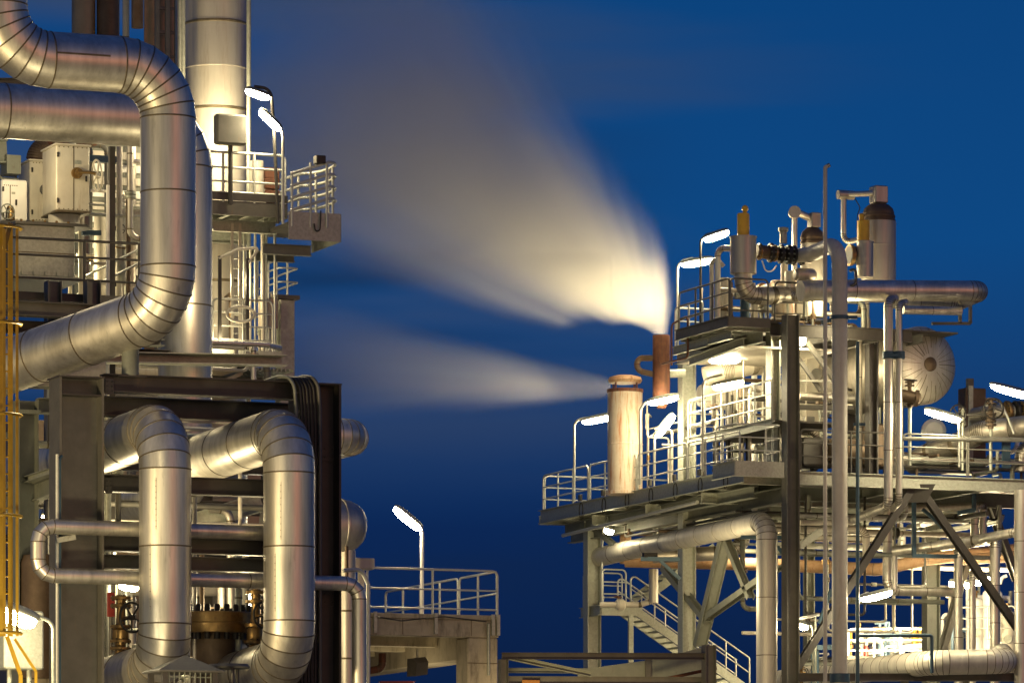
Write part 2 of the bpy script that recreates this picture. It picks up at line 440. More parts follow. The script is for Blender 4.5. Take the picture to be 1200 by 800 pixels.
# ---- cable ladder arching over the beam and down the column
cy = YF-.62
cl = thing('cable_ladder', 'curved black cable ladder arching over the beam end and running down the column', 'cable ladder', fy(362, 800, cy)*1)
def clpath(u): 
    return [fy(u-32, 447, cy+1.9), fy(u-14, 441, cy+.5), fy(u-2, 442, cy+.1), fy(u+4, 452, cy), fy(u+6, 480, cy), Vector((fy(u+6, 480, cy).x, cy, 0))]
for u in (341, 371):
    pth = clpath(u if u < 350 else 369)
    mb = MB()
    for i in range(len(pth)-1): pass
    part(cl, 'side_rail', MB().tube(pth, .035, R=.3, n=6), CHAR if u > 350 else GREY)
for i, du in enumerate((7, 11, 15, 19, 23, 27)):
    pth = [q + Vector((0, .03+.01*(i % 2), -.02)) for q in clpath(341+du)]
    part(cl, 'cable', MB().tube(pth, .03, R=.28, n=8), BLACK)
for v in range(460, 800, 22):
    part(cl, 'rung', MB().bar(fy(348, v, cy+.06), fy(375, v, cy+.06), .03, .02), CHAR)

# ---- twin big looped pipes
YP = 93.6
def X_of(u, Y): return onY(u, 600, Y).x
r1 = .5
X1 = X_of(193.5, YP)
P1 = thing('insulated_pipe', 'big silver clad pipe loop beside the dark column, nearest the handwheel valve', 'pipe', (X1, YP, 0), 'large silver clad pipes')
c1, c2 = fy(193.5, 499, YP), fy(193.5, 779, YP)
part(P1, 'cladding', MB().pipe([onX(-30, 579, X1), Vector((X1, YP, c1.z)), Vector((X1, YP, c2.z)), onX(40, 826, X1)], r1, .82, k=6, seam=1.5, n=48), [CLAD, SEAM])
X2 = X_of(339, YP)
P2 = thing('insulated_pipe', 'big silver clad pipe loop next to the black cable ladder, with riveted panel joints', 'pipe', (X2, YP, 0), 'large silver clad pipes')
c1, c2 = fy(339, 504, YP), fy(339, 775, YP)
e1 = onX(196, 551, X2)
part(P2, 'cladding', MB().pipe([Vector((e1.x, e1.y, 3)), e1, Vector((X2, YP, c1.z)), Vector((X2, YP, c2.z)), onX(215, 812, X2)], r1, .82, k=6, seam=1.5, n=48), [CLAD, SEAM])
# riveted lap strips on the straight run of the second pipe
def lap(par, p, q, r, ang, w=.03):
    d = (q-p).normalized(); s = d.cross(UPV).normalized(); u = s.cross(d)
    o = (s*math.cos(ang)+u*math.sin(ang))
    mb = MB(); mb.bar(p+o*(r+.003), q+o*(r+.003), w, .008, o); L = (q-p).length
    sp = part(par, 'lap_strip', mb, SEAM)
A_, B_ = Vector((X2, YP, c1.z)), e1
lap(P2, A_.lerp(B_, .27), A_.lerp(B_, .95), r1, rad(30)); lap(P2, A_.lerp(B_, .27), A_.lerp(B_, .62), r1, rad(-22))

def rivet_lap(par, p, q, r, ang, n):
    # vertical sheet overlap with its row of screws
    d = (q-p).normalized(); o = (-YA*math.cos(ang) + XA*math.sin(ang)).normalized()
    sp = part(par, 'lap_strip', MB().bar(p+o*(r+.002), q+o*(r+.002), .02, .006, o), CLAD2)
    for i in range(n):
        c = p.lerp(q, (i+.5)/n) + o*(r+.004)
        part(sp, 'screw', MB().lathe([(0,0),(.011,0),(.009,.006),(0,.008)], c, o, 6), SEAM)
for par, X, vs_ in ((P1, X1, ((562, 622), (638, 716))), (P2, X2, ((562, 630), (646, 714)))):
    for k, (v0, v1) in enumerate(vs_):
        rivet_lap(par, Vector((X, YP, fy(193, v0, YP).z)), Vector((X, YP, fy(193, v1, YP).z)), r1, rad(-52 if k else -38), 9)
# ---- big S-shaped pipe above
YA_ = 94.0; rA = .535
XAp = X_of(197, YA_)
PA = thing('insulated_pipe', 'largest silver clad pipe, S-shaped, rising above the frame with many bend segments', 'pipe', (XAp, YA_, 0), 'large silver clad pipes')
xl = X_of(-1, YA_)
zt = fy(98, 73, YA_).z; zb = fy(197, 362, YA_).z
part(PA, 'cladding', MB().pipe([Vector((xl, YA_, zt+9)), Vector((xl, YA_, zt)), Vector((XAp, YA_, zt)), Vector((XAp, YA_, zb)), at(-120, 476, 102.8)], rA, .98, k=7, seam=1.35, n=48), [CLAD, SEAM])
# rectangular inspection panel lap strips on the horizontal run
pa, pb = Vector((X_of(58, YA_), YA_, zt)), Vector((X_of(120, YA_), YA_, zt))
lap(PA, pa, pb, rA, rad(6), .035)
# spring support under its lower bend
sp0, sp1 = at(171, 441, 98.2), at(171, 388, 98.2)
sp0 = Vector((sp0.x, YF+.05, fy(171, 442, YF-.1).z)); 
SS = thing('spring_support', 'stubby spring can support standing on the frame beam under the S-shaped pipe', 'pipe support', sp0)
hz = fy(171, 390, YF).z - sp0.z
part(SS, 'can', MB().lathe([(0,.03),(.17,.03),(.17,hz*.62),(.14,hz*.66),(0,hz*.66)], sp0, UPV, 20), GREY)
part(SS, 'base_plate', MB().box(sp0+Vector((-.3,-.16,.002)), sp0+Vector((.3,.2,.03))), DARK)
part(SS, 'screw', MB().lathe([(0,hz*.66),(.05,hz*.66),(.05,hz*.8),(.13,hz*.8),(.13,hz*.87),(.05,hz*.87),(.05,hz),(0,hz)], sp0, UPV, 14), BLACK)
part(SS, 'shoe', MB().box(sp0+Vector((-.22,-.15,hz-.02)), sp0+Vector((.22,.2,hz+.05))), DARK)

# ---- pipe B/C : big pipe passing behind, turning down
YB = 101.0; rB = .56
XB = X_of(217, YB)
PB = thing('insulated_pipe', 'silver clad pipe crossing behind the S-shaped pipe and turning straight down', 'pipe', (XB, YB, 0), 'large silver clad pipes')
zB = onY(100, 136, YB).z; zB2 = onY(217, 575, YB).z
part(PB, 'cladding', MB().pipe([Vector((X_of(-160, YB), YB, zB)), Vector((XB, YB, zB)), Vector((XB, YB, zB2)), Vector((XB, YB+14, zB2))], rB, .95, k=6, seam=2.5, n=44), [CLAD, SEAM])

# ---- small double-back pipe loop in front of the column
yl = YF-.62; rl_ = .145
SL = thing('pipe', 'slim silver pipe doubling back in a U in front of the charcoal column', 'pipe', fy(44, 680, yl))
zu, zl = fy(190, 620.5, yl).z, fy(190, 677.5, yl).z
xr = X_of(421, yl)
part(SL, 'cladding', MB().pipe([Vector((X_of(330, yl+.0), yl+.08, zu)), Vector((X_of(44.5, yl), yl, zu)), Vector((X_of(44.5, yl), yl, zl)), Vector((xr, yl, zl)), Vector((xr, yl, 0))], rl_, .30, k=3, seam=1.9, n=28), [CLAD, SEAM])
# its small bracket
part(SL, 'bracket', MB().bar(fy(66, 633, yl+.1), fy(88, 629, yl+.1), .1, .10), GALV)

# ---- conduit pair in front of charcoal column
cd = thing('conduit', 'thin pale conduit and blue tube clipped along the charcoal column', 'conduit', fy(68, 800, yl+.2))
part(cd, 'tube', MB().tube([Vector((fy(67, 630, yl+.2).x, yl+.2, 0)), fy(67, 532, yl+.2)], .035, n=8), RAIL)
part(cd, 'tube', MB().tube([Vector((fy(70, 630, yl+.22).x, yl+.22, 0)), fy(70, 537, yl+.22), fy(72.5, 534, yl+.25)], .03, n=8), BLUE)

# ---- yellow caged ladder at the edge
yy = 88.0
YLD = thing('caged_ladder', 'yellow caged access ladder at the edge of the pipe rack', 'ladder', onY(6, 800, yy))
for u in (1.5, 12):
    part(YLD, 'stringer', MB().bar(onY(u, 745, yy), onY(u, 262, yy), .085, .04, YA), YEL)
for u, dy in ((20, -.25), (5, -.45)):
    part(YLD, 'cage_strip', MB().bar(onY(u, 745, yy+dy), onY(u, 268, yy+dy), .05, .012, YA), YEL)
for v in (268, 380, 487, 605, 742):
    cc = onY(5, v, yy-.05); m = MB()
    pts = [cc + Vector((.42*math.cos(t)-.12, -.42*math.sin(t), 0)) for t in [math.pi*i/10 for i in range(11)]]
    m.tube(pts, .03, R=.05, n=6); part(YLD, 'cage_hoop', m, YEL)
for i in range(24):
    v = 275 + i*20
    part(YLD, 'rung', MB().tube([onY(1.5, v, yy), onY(12, v, yy)], .016, n=6), YEL)
part(YLD, 'cage_strut', MB().bar(onY(8, 745, yy-.1), onY(24, 790, yy-.1), .07, .03, YA), YEL)
part(YLD, 'cage_strut', MB().bar(onY(17, 748, yy-.3), onY(42, 786, yy-.3), .05, .02, YA), YEL)
part(YLD, 'cage_strut', MB().bar(Vector((onY(24, 790, yy-.1).x, yy-.1, 0)), onY(24, 790, yy-.1), .07, .03, YA), YEL)
part(YLD, 'cage_strut', MB().bar(Vector((onY(42, 786, yy-.3).x, yy-.3, 0)), onY(42, 786, yy-.3), .05, .02, YA), YEL)
part(YLD, 'cage_strut', MB().bar(onY(12, 262, yy), onY(5, 292, yy-.4), .08, .03, YA), YEL)

# ---- foreground floodlight
yl4 = 90.5
lampfix('floodlight', 'blazing white floodlight low beside the yellow ladder, on a curved galvanised pole', onY(13, 716, yl4), (onY(47, 729, yl4)-onY(-25, 703, yl4)), 1.05, .46,
        [Vector((onY(62.5, 800, yl4).x, yl4, 0)), onY(62.5, 728, yl4), onY(44, 722, yl4)], pr=.04, hh=.15, lens=LENSD)
fb = thing('junction_box', 'pale grey square equipment box under the white floodlight', 'equipment box', onY(22, 800, 92))
part(fb, 'box', MB().bbox(onY(5, 783, 92), onY(41, 718, 92.6), .03), GALV)
part(fb, 'leg', MB().tube([Vector((onY(11, 800, 92.3).x, 92.3, 0)), onY(11, 783, 92.3)], .05, n=10), GALV)
part(fb, 'leg', MB().tube([Vector((onY(34, 800, 92.3).x, 92.3, 0)), onY(34, 783, 92.3)], .05, n=10), GALV)
# electrical standpipe and motor behind it
mo = thing('pump_motor', 'brown ribbed pump motor half hidden behind the white floodlight pole', 'motor', onY(48, 800, 98))
part(mo, 'casing', MB().lathe([(0,0),(.42,0),(.42,2.3),(.36,2.45),(0,2.45)], Vector((onY(48,690,98).x, 98, onY(48, 795, 98).z)), UPV, 20), BROWND)
part(mo, 'top_flange', MB().lathe([(0,0),(.34,0),(.34,.18),(0,.18)], Vector((onY(48,690,98).x, 98, onY(48, 692, 98).z)), UPV, 20), BRNZ)
part(mo, 'pedestal', MB().bbox(Vector((onY(36,690,98).x, 97.7, 0)), Vector((onY(60,690,98).x, 98.5, onY(48,795,98).z-.004)), .02), CONC)

# ---- hip-roofed ventilator at the bottom
yv = 90.0
vt = thing('vent_cowl', 'hip-roofed grey ventilator cowl with mesh sides at the foot of the twin pipe loops', 'ventilator', (onY(220,800,yv).x, yv, 0))
a, b = onY(187, 784, yv-.55), onY(263, 784, yv-.55); ap = onY(217, 767, yv)
x0, x1 = a.x, b.x; z0 = a.z
m = MB(); m.add([(x0,yv-.55,z0-.03),(x1,yv-.55,z0-.03),(x1,yv+.55,z0-.03),(x0,yv+.55,z0-.03),(x0,yv-.55,z0),(x1,yv-.55,z0),(x1,yv+.55,z0),(x0,yv+.55,z0),(ap.x,yv,ap.z)],
      [(0,3,2,1),(0,1,5,4),(1,2,6,5),(2,3,7,6),(3,0,4,7),(4,5,8),(5,6,8),(6,7,8),(7,4,8)])
part(vt, 'roof', m, CHAR)
for (xx, yo) in ((x0+.14,-.42),(x1-.14,-.42),(x0+.14,.42),(x1-.14,.42)):
    part(vt, 'corner_post', MB().box((xx-.05, yv+yo-.05, 2), (xx+.05, yv+yo+.05, z0-.032)), DARK)
mb = MB()
for i in range(9):
    x = x0+.22+(x1-x0-.44)*i/8; part(vt, 'mesh_bar', MB().box((x-.009, yv-.43, z0-1.6), (x+.009, yv-.415, z0-.034)), GREY)
for i in range(8):
    z = z0-.12-i*.12; part(vt, 'mesh_bar', MB().box((x0+.195, yv-.41, z-.009), (x1-.195, yv-.395, z+.009)), GREY)
part(vt, 'shaft', MB().box((x0+.22, yv-.22, 0), (x1-.22, yv+.36, z0-.25)), BLACK)
dt = thing('roof_vent', 'small flat round vent cap on legs between the twin pipe loops', 'vent', onY(268, 800, yv+.6))
dc = onY(268, 781, yv+.6)
part(dt, 'cap', MB().lathe([(0,-.03),(.38,-.03),(.40,.0),(.36,.05),(0,.06)], dc, UPV, 28), CHAR)
for k in range(3):
    q = dc + Vector((.24*math.cos(k*2.1+.5), .24*math.sin(k*2.1+.5), -.03))
    part(dt, 'leg', MB().tube([q, Vector((q.x, q.y, dc.z-1.2))], .035, n=8), CHAR)
part(dt, 'stack', MB().lathe([(.3,0),(.3,dc.z-.9),(.26,dc.z-.9),(.26,0)], Vector((dc.x, dc.y, 0)), UPV, 20), CHAR)

# ---- valves and bronze flange between the loops
yw = 96.2
valve('gate_valve', 'bronze gate valve with black five-spoke handwheel, left of the bottom pipe bend', onY(141, 768, yw), onY(142, 697, yw), .2, (.35,-.94,0), BRNZ, .29, .35)
valve('gate_valve', 'bronze gate valve with red lever tucked behind the second pipe loop', onY(298, 772, yw), onY(300, 690, yw), .2, (.3,-.95,0), BRNZ, .26, .3)
rb = thing('nameplate', 'dark red plate behind the black five-spoke handwheel valve', 'plate', onY(130, 730, yw+.8))
part(rb, 'plate', MB().bbox(onY(126, 722, yw+.8), onY(134, 694, yw+.85), .01), RED)
part(rb, 'stand', MB().tube([Vector((onY(130, 720, yw+.87).x, yw+.87, 0)), onY(130, 700, yw+.87)], .04, n=8), CHAR)
fl = thing('bolted_flange', 'broad golden bolted flange ring seen between the twin pipe loops', 'flange', onY(252, 800, 97.0))
fc = Vector((onY(252, 730, 97.2).x, 97.2, onY(252, 731, 97.2).z))
part(fl, 'ring', MB().lathe([(0,-.2),(.86,-.2),(.87,-.18),(.87,-.015),(.84,-.008),(.84,.008),(.87,.015),(.87,.2),(.85,.22),(0,.22)], fc, UPV, 40), BRNZ)
for i in range(24):
    th = 2*math.pi*i/24
    q = fc + Vector((.74*math.cos(th), .74*math.sin(th), 0))
    part(fl, 'stud', MB().lathe([(0,-.33),(.06,-.33),(.06,.33),(.045,.36),(0,.36)], q, UPV, 8), BLACK)
part(fl, 'nozzle', MB().lathe([(0,.22-fc.z),(.5,.22-fc.z),(.5,-.2),(0,-.2)], fc, UPV, 28), BROWND)
part(fl, 'cover', MB().lathe([(0,.221),(.5,.221),(.5,.24),(0,.26)], fc, UPV, 28), BLACK)

# ---- right end: vessel, dome, box, riser beside the column
yr = 101.5
q0, q1 = onY(330, 508, yr), onY(418, 508, yr)
ov = thing('insulated_pipe', 'silver clad pipe stub poking out beside the dark column end, turning away', 'pipe', q0, 'large silver clad pipes')
part(ov, 'cladding', MB().pipe([q0+Vector((-1,0,0)), Vector((q1.x, yr, q0.z)), Vector((q1.x, yr+4, q0.z))], .37, .42, k=6, seam=.8, n=36), [CLAD, SEAM])
dv = thing('dome_vessel', 'silver dome-ended vessel on a leg right of the dark column', 'vessel', onY(405, 800, yr))
dc = onY(398, 616, yr); rr = .56
part(dv, 'shell', MB().lathe([(0,-1.6),(rr,-1.6),(rr,0),(rr*1.02,.01),(rr*1.02,.05),(rr,.06),(rr*.96,.2),(rr*.84,.36),(rr*.62,.48),(rr*.3,.55),(0,.57)], dc, XA, 40), CLAD2)
part(dv, 'leg', MB().lathe([(0,0),(.19,0),(.19,dc.z-rr*.9),(0,dc.z-rr*.9)], Vector((onY(406,700,yr).x, yr, 0)), UPV, 24), CLAD2)
for z in (5.6, 6.6, 7.6, 8.6):
    part(dv, 'leg_band', MB().lathe([(.191,-.02),(.2,-.015),(.2,.015),(.191,.02)], Vector((onY(406,700,yr).x, yr, z)), UPV, 24), SEAM)
jb = thing('junction_box', 'small cream junction box on a post beside the concrete deck railing', 'junction box', onY(422, 800, 102.2))
part(jb, 'box', MB().bbox(onY(412, 666, 102), onY(433, 655, 102.35), .02), CREAM)
part(jb, 'post', MB().box(Vector((onY(424,700,102.1).x-.06, 102.1, 0)), Vector((onY(424,700,102.1).x+.06, 102.2, onY(424,666,102.1).z-.003))), CREAM)
gt = thing('conduit', 'slim bright galvanised tube bent over beside the slim silver pipe drop', 'conduit', onY(431, 800, 95.5))
part(gt, 'tube', MB().tube([onY(402, 668, 95.2), onY(424, 667, 95.3), onY(431.5, 684, 95.3), Vector((onY(431.5, 700, 95.3).x, 95.3, 0))], .042, R=.2, n=10), RAIL)

# ================================================================= tall tower and its platforms
dT = 113.0
tc = at(253, 600, dT); rT = 37*dT/F
TW = thing('column_tower', 'tall pale cylindrical process tower floodlit below its banded top', 'tower', (tc.x, tc.y, 0))
prof = [(0,0)]
for i in range(18):
    z = i*1.9; prof += [(rT, z+.02 if i else 0), (rT, z+1.86), (rT+.012, z+1.87), (rT+.012, z+1.895)]
prof += [(rT, 34.2), (0, 34.2)]
part(TW, 'shell', MB().lathe(prof, Vector((tc.x, tc.y, 0)), UPV, 56), TOWER)
for i in range(18):
    part(TW, 'band', MB().lathe([(rT+.003,0),(rT+.02,.012),(rT+.02,.05),(rT+.003,.062)], Vector((tc.x, tc.y, i*1.9+.93)), UPV, 48), SEAM)
# vertical pipe rails running up its side
for u in (211, 214.5, 291.5):
    q = at(u, 600, dT-1.0); part(TW, 'riser', MB().tube([Vector((q.x, q.y, 12)), Vector((q.x, q.y, 34))], .05, n=8), GALV)
for u0, u1, nm in ((84, 112, 'tan cylindrical tower section standing against the sky behind the S-shaped pipe'), (113, 140, 'darker tan cylindrical tower beside the cable riser, nearer the process tower')):
    q = at((u0+u1)/2, 600, 122); r = (u1-u0)/2*122/F
    tt = thing('column_tower', nm, 'tower', (q.x, q.y, 0))
    pr = [(0,0)]
    for i in range(12): pr += [(r, i*2.9), (r, i*2.9+2.85), (r+.01, i*2.9+2.86), (r+.01, i*2.9+2.89)]
    pr += [(r, 35), (0, 35)]
    part(tt, 'shell', MB().lathe(pr, Vector((q.x, q.y, 0)), UPV, 40), TAN if u0 < 100 else BROWND)
def vpipe(u, r_px, D, v0, v1, name, label, mat, n=18, seams=True, cat='pipe', group=None):
    q = at(u, v0, D); z1 = at(u, v1, D).z; r = r_px*D/F
    zb = 0 if v0 >= 800 else q.z
    mb = MB(); 
    if seams: mb.pipe([Vector((q.x,q.y,zb)), Vector((q.x,q.y,z1))], r, seam=2.1, n=n)
    else: mb.tube([Vector((q.x,q.y,zb)), Vector((q.x,q.y,z1))], r, n=n)
    return solo(name, label, cat, mb, [mat, SEAM], group)
vpipe(147.5, 4, 119, 800, -60, 'riser_pipe', 'grey riser pipe right of the tan towers', CREAM)
vpipe(161, 7, 119.5, 33, -60, 'insulated_riser', 'orange-brown insulated riser stub high beside the cable ladder', RUSTP)
for i, u in enumerate((171, 175.5, 179.5)):
    vpipe(u, 1.6, 118.6, 800, -60, 'conduit', 'dark cable conduit of the bundle running up behind the S-shaped pipe', BLACK, 8, False, 'conduit', 'bundled cable conduits')
# vertical cable ladder with rungs
yk = at(195, 40, 118).y
ck = thing('cable_ladder', 'vertical ladder-type cable tray climbing beside the process tower', 'cable ladder', onY(195, 800, yk))
for u in (184, 196, 207):
    q = onY(u, 600, yk); part(ck, 'stringer', MB().box((q.x-.05, yk-.04, 0), (q.x+.05, yk+.04, 33)), GREY)
for i in range(40):
    z = 11 + i*.55; q, q2 = onY(184, 600, yk), onY(207, 600, yk)
    part(ck, 'rung', MB().box((q.x+.052, yk-.025, z), (q2.x-.052, yk+.025, z+.07)), CHAR)
q, q2 = onY(184, 600, yk+.3), onY(207, 600, yk+.3)
part(ck, 'backing', MB().box((q.x-.3, yk+.3, 0), (q2.x+.1, yk+.36, 33)), TAN)
solo('ladder_post', 'slim galvanised post between the cable tray and the process tower', 'post', MB().box(at(209.5,600,116)-Vector((.06,.06,at(209,600,116).z)), Vector((at(209.5,600,116).x+.06, at(209.5,600,116).y+.06, 34))), GALV)

# upper platform
yu = at(290, 600, 109.5).y
def ypl(u, v, Y=None): return onY(u, v, Y if Y is not None else yu)
zD = ypl(290, 238).z
xa, xb = ypl(246, 238).x, ypl(337, 238).x
UP1 = thing('access_platform', 'upper railed platform around the process tower carrying the twin lamps and signal box', 'platform', (xa, yu, zD))
part(UP1, 'deck', MB().box((xa-.5, yu+.05, zD-.06), (xb-.02, yu+3.2, zD)), MESHG)
part(UP1, 'edge_channel', MB().channel(Vector((xb, yu, zD-.12)), Vector((xa-.5, yu, zD-.12)), .30, .08), CHAR)
part(UP1, 'kick_plate', MB().box((xa-.5, yu-.012, zD+.04), (xb, yu-.003, zD+.20)), DARK)
for i in range(5):
    x = xa + (xb-xa)*i/4; part(UP1, 'joist', MB().ibeam((x, yu+.09, zD-.17), (x, yu+3.2, zD-.17), .2, .1), GALV)
part(UP1, 'beam', MB().ibeam((xa-.5, yu+.8, zD-.40), (xb, yu+.8, zD-.40), .24, .14), GALV)
part(UP1, 'beam', MB().ibeam((xa-.5, yu+2.6, zD-.40), (xb, yu+2.6, zD-.40), .24, .14), GALV)
part(UP1, 'bracket', MB().bar((xa+.15, yu+.3, zD-.52), (xa-.55, yu+1.2, zD-1.3), .08, .08), GALV)
railing(UP1, [Vector((xa-.4, yu+.02, zD)), Vector((xb-.05, yu+.02, zD))], 1.06, .62, r=.032, mids=(.7, .42, .2))
railing(UP1, [Vector((xa-.4, yu+3.15, zD)), Vector((xb-.05, yu+3.15, zD))], 1.06, .8, r=.03)
# extension with rounded rail end
ye = yu - .5; zE = ypl(365, 250, ye).z
xc, xd = ypl(338, 250, ye).x, ypl(399, 250, ye).x
UP2 = thing('access_platform', 'projecting grey-green platform with rounded rail end, reaching out over the sky', 'platform', (xc, ye, zE))
part(UP2, 'deck', MB().box((xc, ye+.04, zE-.28), (xd-.02, ye+1.9, zE-.2)), MESHG)
part(UP2, 'side_plate', MB().bar(Vector((xc, ye, zE-.28)), Vector((xd, ye, zE-.28)), .02, .60, UPV), GALV)
part(UP2, 'end_plate', MB().bar(Vector((xd+.012, ye+.012, zE-.28)), Vector((xd+.012, ye+1.9, zE-.28)), .02, .60, UPV), GREY)
part(UP2, 'beam', MB().ibeam((xc-.4, ye+.5, zE-.74), (xd-.5, ye+.5, zE-.74), .22, .16), GREY)
part(UP2, 'beam', MB().ibeam((xc-.4, ye+1.6, zE-.74), (xd-.5, ye+1.6, zE-.74), .22, .16), GREY)
H1, H2, H3 = 1.12, .78, .42
for k, h in enumerate((H1, .86, .6, .34)):
    pts = [Vector((xc+.05, ye, zE+h-.3)), Vector((xd-.25, ye, zE+h))]
    for t in range(9):
        an = -math.pi/2 + math.pi*t/8; pts.append(Vector((xd-.25+.32*math.cos(an), ye+.9+.9*math.sin(an), zE+h)))
    pts.append(Vector((xc+.05, ye+1.8, zE+h-.3)))
    part(UP2, 'handrail' if k == 0 else 'rail', MB().tube(pts, .034, R=.1, n=8), RAIL)
for (x, y) in ((xc+.5, ye-.0), (xd-.05, ye+.35), (xd-.05, ye+1.45), (xc+.5, ye+1.8), (xc+.08, ye+.0), (xd-.32, ye-.03), (xd+.05, ye+.9), (xd-.32, ye+1.83), (xc+.08, ye+1.8)):
    part(UP2, 'post', MB().tube([Vector((x, y, zE-.3)), Vector((x, y, zE+1.08 - (.28 if x < xc+.2 else 0)))], .028, n=8), RAIL)
part(UP2, 'junction_box', MB().bbox(ypl(371, 191, ye-.12), ypl(378, 184, ye+.1), .01), BLACK)
part(UP2, 'cable', MB().tube([ypl(376, 247, ye-.06), ypl(375, 268, ye-.08), ypl(371, 279, ye-.06), ypl(368, 262, ye-.05)], .016, R=.1, n=6), BLACK)
# signal / junction cabinet on post
sg = thing('signal_cabinet', 'dark square cabinet on a post in front of the floodlit tower', 'cabinet', ypl(270, 238, yu-.1))
part(sg, 'box', MB().bbox(ypl(254, 168, yu-.25), ypl(286, 137, yu+.0), .04), CHAR)
part(sg, 'post', MB().tube([ypl(270, 240, yu-.08), ypl(270, 168.5, yu-.08)], .05, n=10), DARK)
# twin platform lamps
lampfix('floodlight', 'upper of the twin platform floodlights, hung from a hooked dark pole by the tower', ypl(302, 109, yu-.2), (ypl(318, 114, yu-.2)-ypl(288, 104, yu-.2)), .56, .22,
        [ypl(326, 262, yu-.2), ypl(321, 150, yu-.2), ypl(317.5, 104, yu-.2), ypl(298, 101.5, yu-.2)], mat=DARK, capmat=GREY, hh=.08)
lampfix('floodlight', 'lower of the twin platform floodlights, tilted steeply on a straight pale pole', ypl(317, 140, yu-.45), (ypl(331, 156, yu-.45)-ypl(304, 130, yu-.45)), .62, .24,
        [ypl(331.5, 262, yu-.45), ypl(331.5, 160, yu-.45), ypl(330, 153, yu-.45)], mat=RAIL, capmat=GREY, tilt=.0, hh=.08)
# equipment on the platform
eb = thing('valve_manifold', 'brick-red valve block behind the upper platform rail', 'valve', ypl(316, 238, yu+1.2))
for k, v in enumerate((200, 212, 226)):
    part(eb, 'block', MB().bbox(ypl(311, v+9, yu+1.2), ypl(321, v, yu+1.6), .02), RUST)
part(eb, 'pipe', MB().tube([ypl(316, 240, yu+1.4), ypl(316, 198, yu+1.4)], .07, n=10), RUST)
cyl = vpipe(301, 8, 110.9, 240, 189, 'drum', 'pale upright drum behind the upper platform rail by the tower', CREAM, 24)
# lower platform + ladder
yq = yu + .2
zL = ypl(290, 414, yq).z; xa2, xb2 = ypl(247, 414, yq).x, ypl(330, 414, yq).x
LP = thing('access_platform', 'lower railed platform beside the tower foot, above the frame beam', 'platform', (xa2, yq, zL))
part(LP, 'deck', MB().box((xa2, yq+.05, zL-.06), (xb2, yq+3, zL)), MESHG)
part(LP, 'edge_channel', MB().channel(Vector((xb2, yq, zL-.1)), Vector((xa2, yq, zL-.1)), .34, .08), GALV)
for i in range(12):
    x = xa2+.9+.09*i; part(LP, 'grating_tooth', MB().box((x, yq+.1, zL-.34), (x+.03, yq+2.8, zL-.28)), GALV)
part(LP, 'beam', MB().ibeam((xa2, yq+1.2, zL-.5), (xb2+.2, yq+1.2, zL-.5), .26, .14), GREY)
part(LP, 'bracket', MB().bar((xa2+.05, yq+.6, zL-.75), (xa2+.9, yq+.6, zL-.36), .08, .08), GALV)
railing(LP, [Vector((xa2+.05, yq+.02, zL)), Vector((ypl(320,414,yq).x, yq+.02, zL))], 1.15, .55, mids=(.75,.5,.25))
railing(LP, [Vector((xa2+.05, yq+2.9, zL)), Vector((xb2, yq+2.9, zL))], 1.15, .55)
for u in (257.5, 290):
    part(LP, 'gate_post', MB().bar(ypl(u, 398, yq-.06), ypl(u, 300 if u < 270 else 303, yq-.06), .07, .05, YA), DARK)
part(LP, 'guard_bar', MB().tube([ypl(256, 303, yq-.06), ypl(279, 292, yq-.06), ypl(305, 290, yq-.06), ypl(291, 307, yq-.06)], .035, R=.05, n=8), CREAM)
m = MB()
pts = [ypl(282 + 16*math.cos(t), 368 - 9*math.sin(t), yq-.3) for t in [2*math.pi*i/24 for i in range(24)]]
part(LP, 'hoop', MB().loop(pts, .03, 8), CREAM)
ld = thing('ladder', 'pale access ladder linking the lower and upper tower platforms', 'ladder', ypl(276, 412, yq+.6))
for u in (272, 281):
    part(ld, 'stringer', MB().bar(ypl(u, 412, yq+.6), ypl(u, 262, yq+.6), .06, .03, YA), CREAM)
for v in range(270, 412, 11):
    part(ld, 'rung', MB().tube([ypl(272, v, yq+.6), ypl(281, v, yq+.6)], .016, n=6), RAIL)
for u, v0, v1, mt in ((286, 412, 275, GALV), (293.5, 412, 290, CREAM), (299, 430, 270, RAIL), (308, 420, 275, CREAM), (312, 420, 268, RAIL), (322, 412, 268, RAIL)):
    vpipe(u, 1.5 if u not in (308,) else 2.6, 110.6, v0, v1, 'standpipe', {286:'dark-toned thin standpipe next to the tower ladder',293.5:'cream thin standpipe in the gate gap of the lower platform',299:'thin standpipe running below the lower platform deck',308:'thickest cream standpipe beside the tower ladder',312:'thin standpipe close beside the thickest cream one',322:'thin standpipe nearest the grey square column'}[u], mt, 10, False)
gc = thing('steel_column', 'grey-green square column standing right of the tower ladder', 'column', at(334, 800, 111.5))
q = at(334, 440, 111.5)
part(gc, 'shaft', MB().bbox((q.x-.17, q.y-.17, 0), (q.x+.17, q.y+.17, at(334, 352, 111.5).z), .015), GALV)
part(gc, 'cap', MB().box((q.x-.24, q.y-.24, at(334, 352, 111.5).z+.003), (q.x+.26, q.y+.26, at(334, 347, 111.5).z)), CHAR)
z = at(334, 347, 111.5).z
railing(gc, [Vector((q.x-.2, q.y+2, z)), Vector((q.x-.2, q.y-.2, z)), Vector((q.x+.24, q.y-.2, z)), Vector((q.x+.24, q.y+2, z))], .95, .8)
tk = thing('instrument_box', 'small rust-streaked instrument box mounted low on the tower ladder side', 'instrument', at(314, 420, 111))
part(tk, 'box', MB().bbox(ypl(309, 384, yq+.9), ypl(321, 352, yq+1.2), .02), RWHITE)
part(tk, 'stand', MB().tube([ypl(315, 412, yq+1.05), ypl(315, 384.3, yq+1.05)], .04, n=8), RAIL)
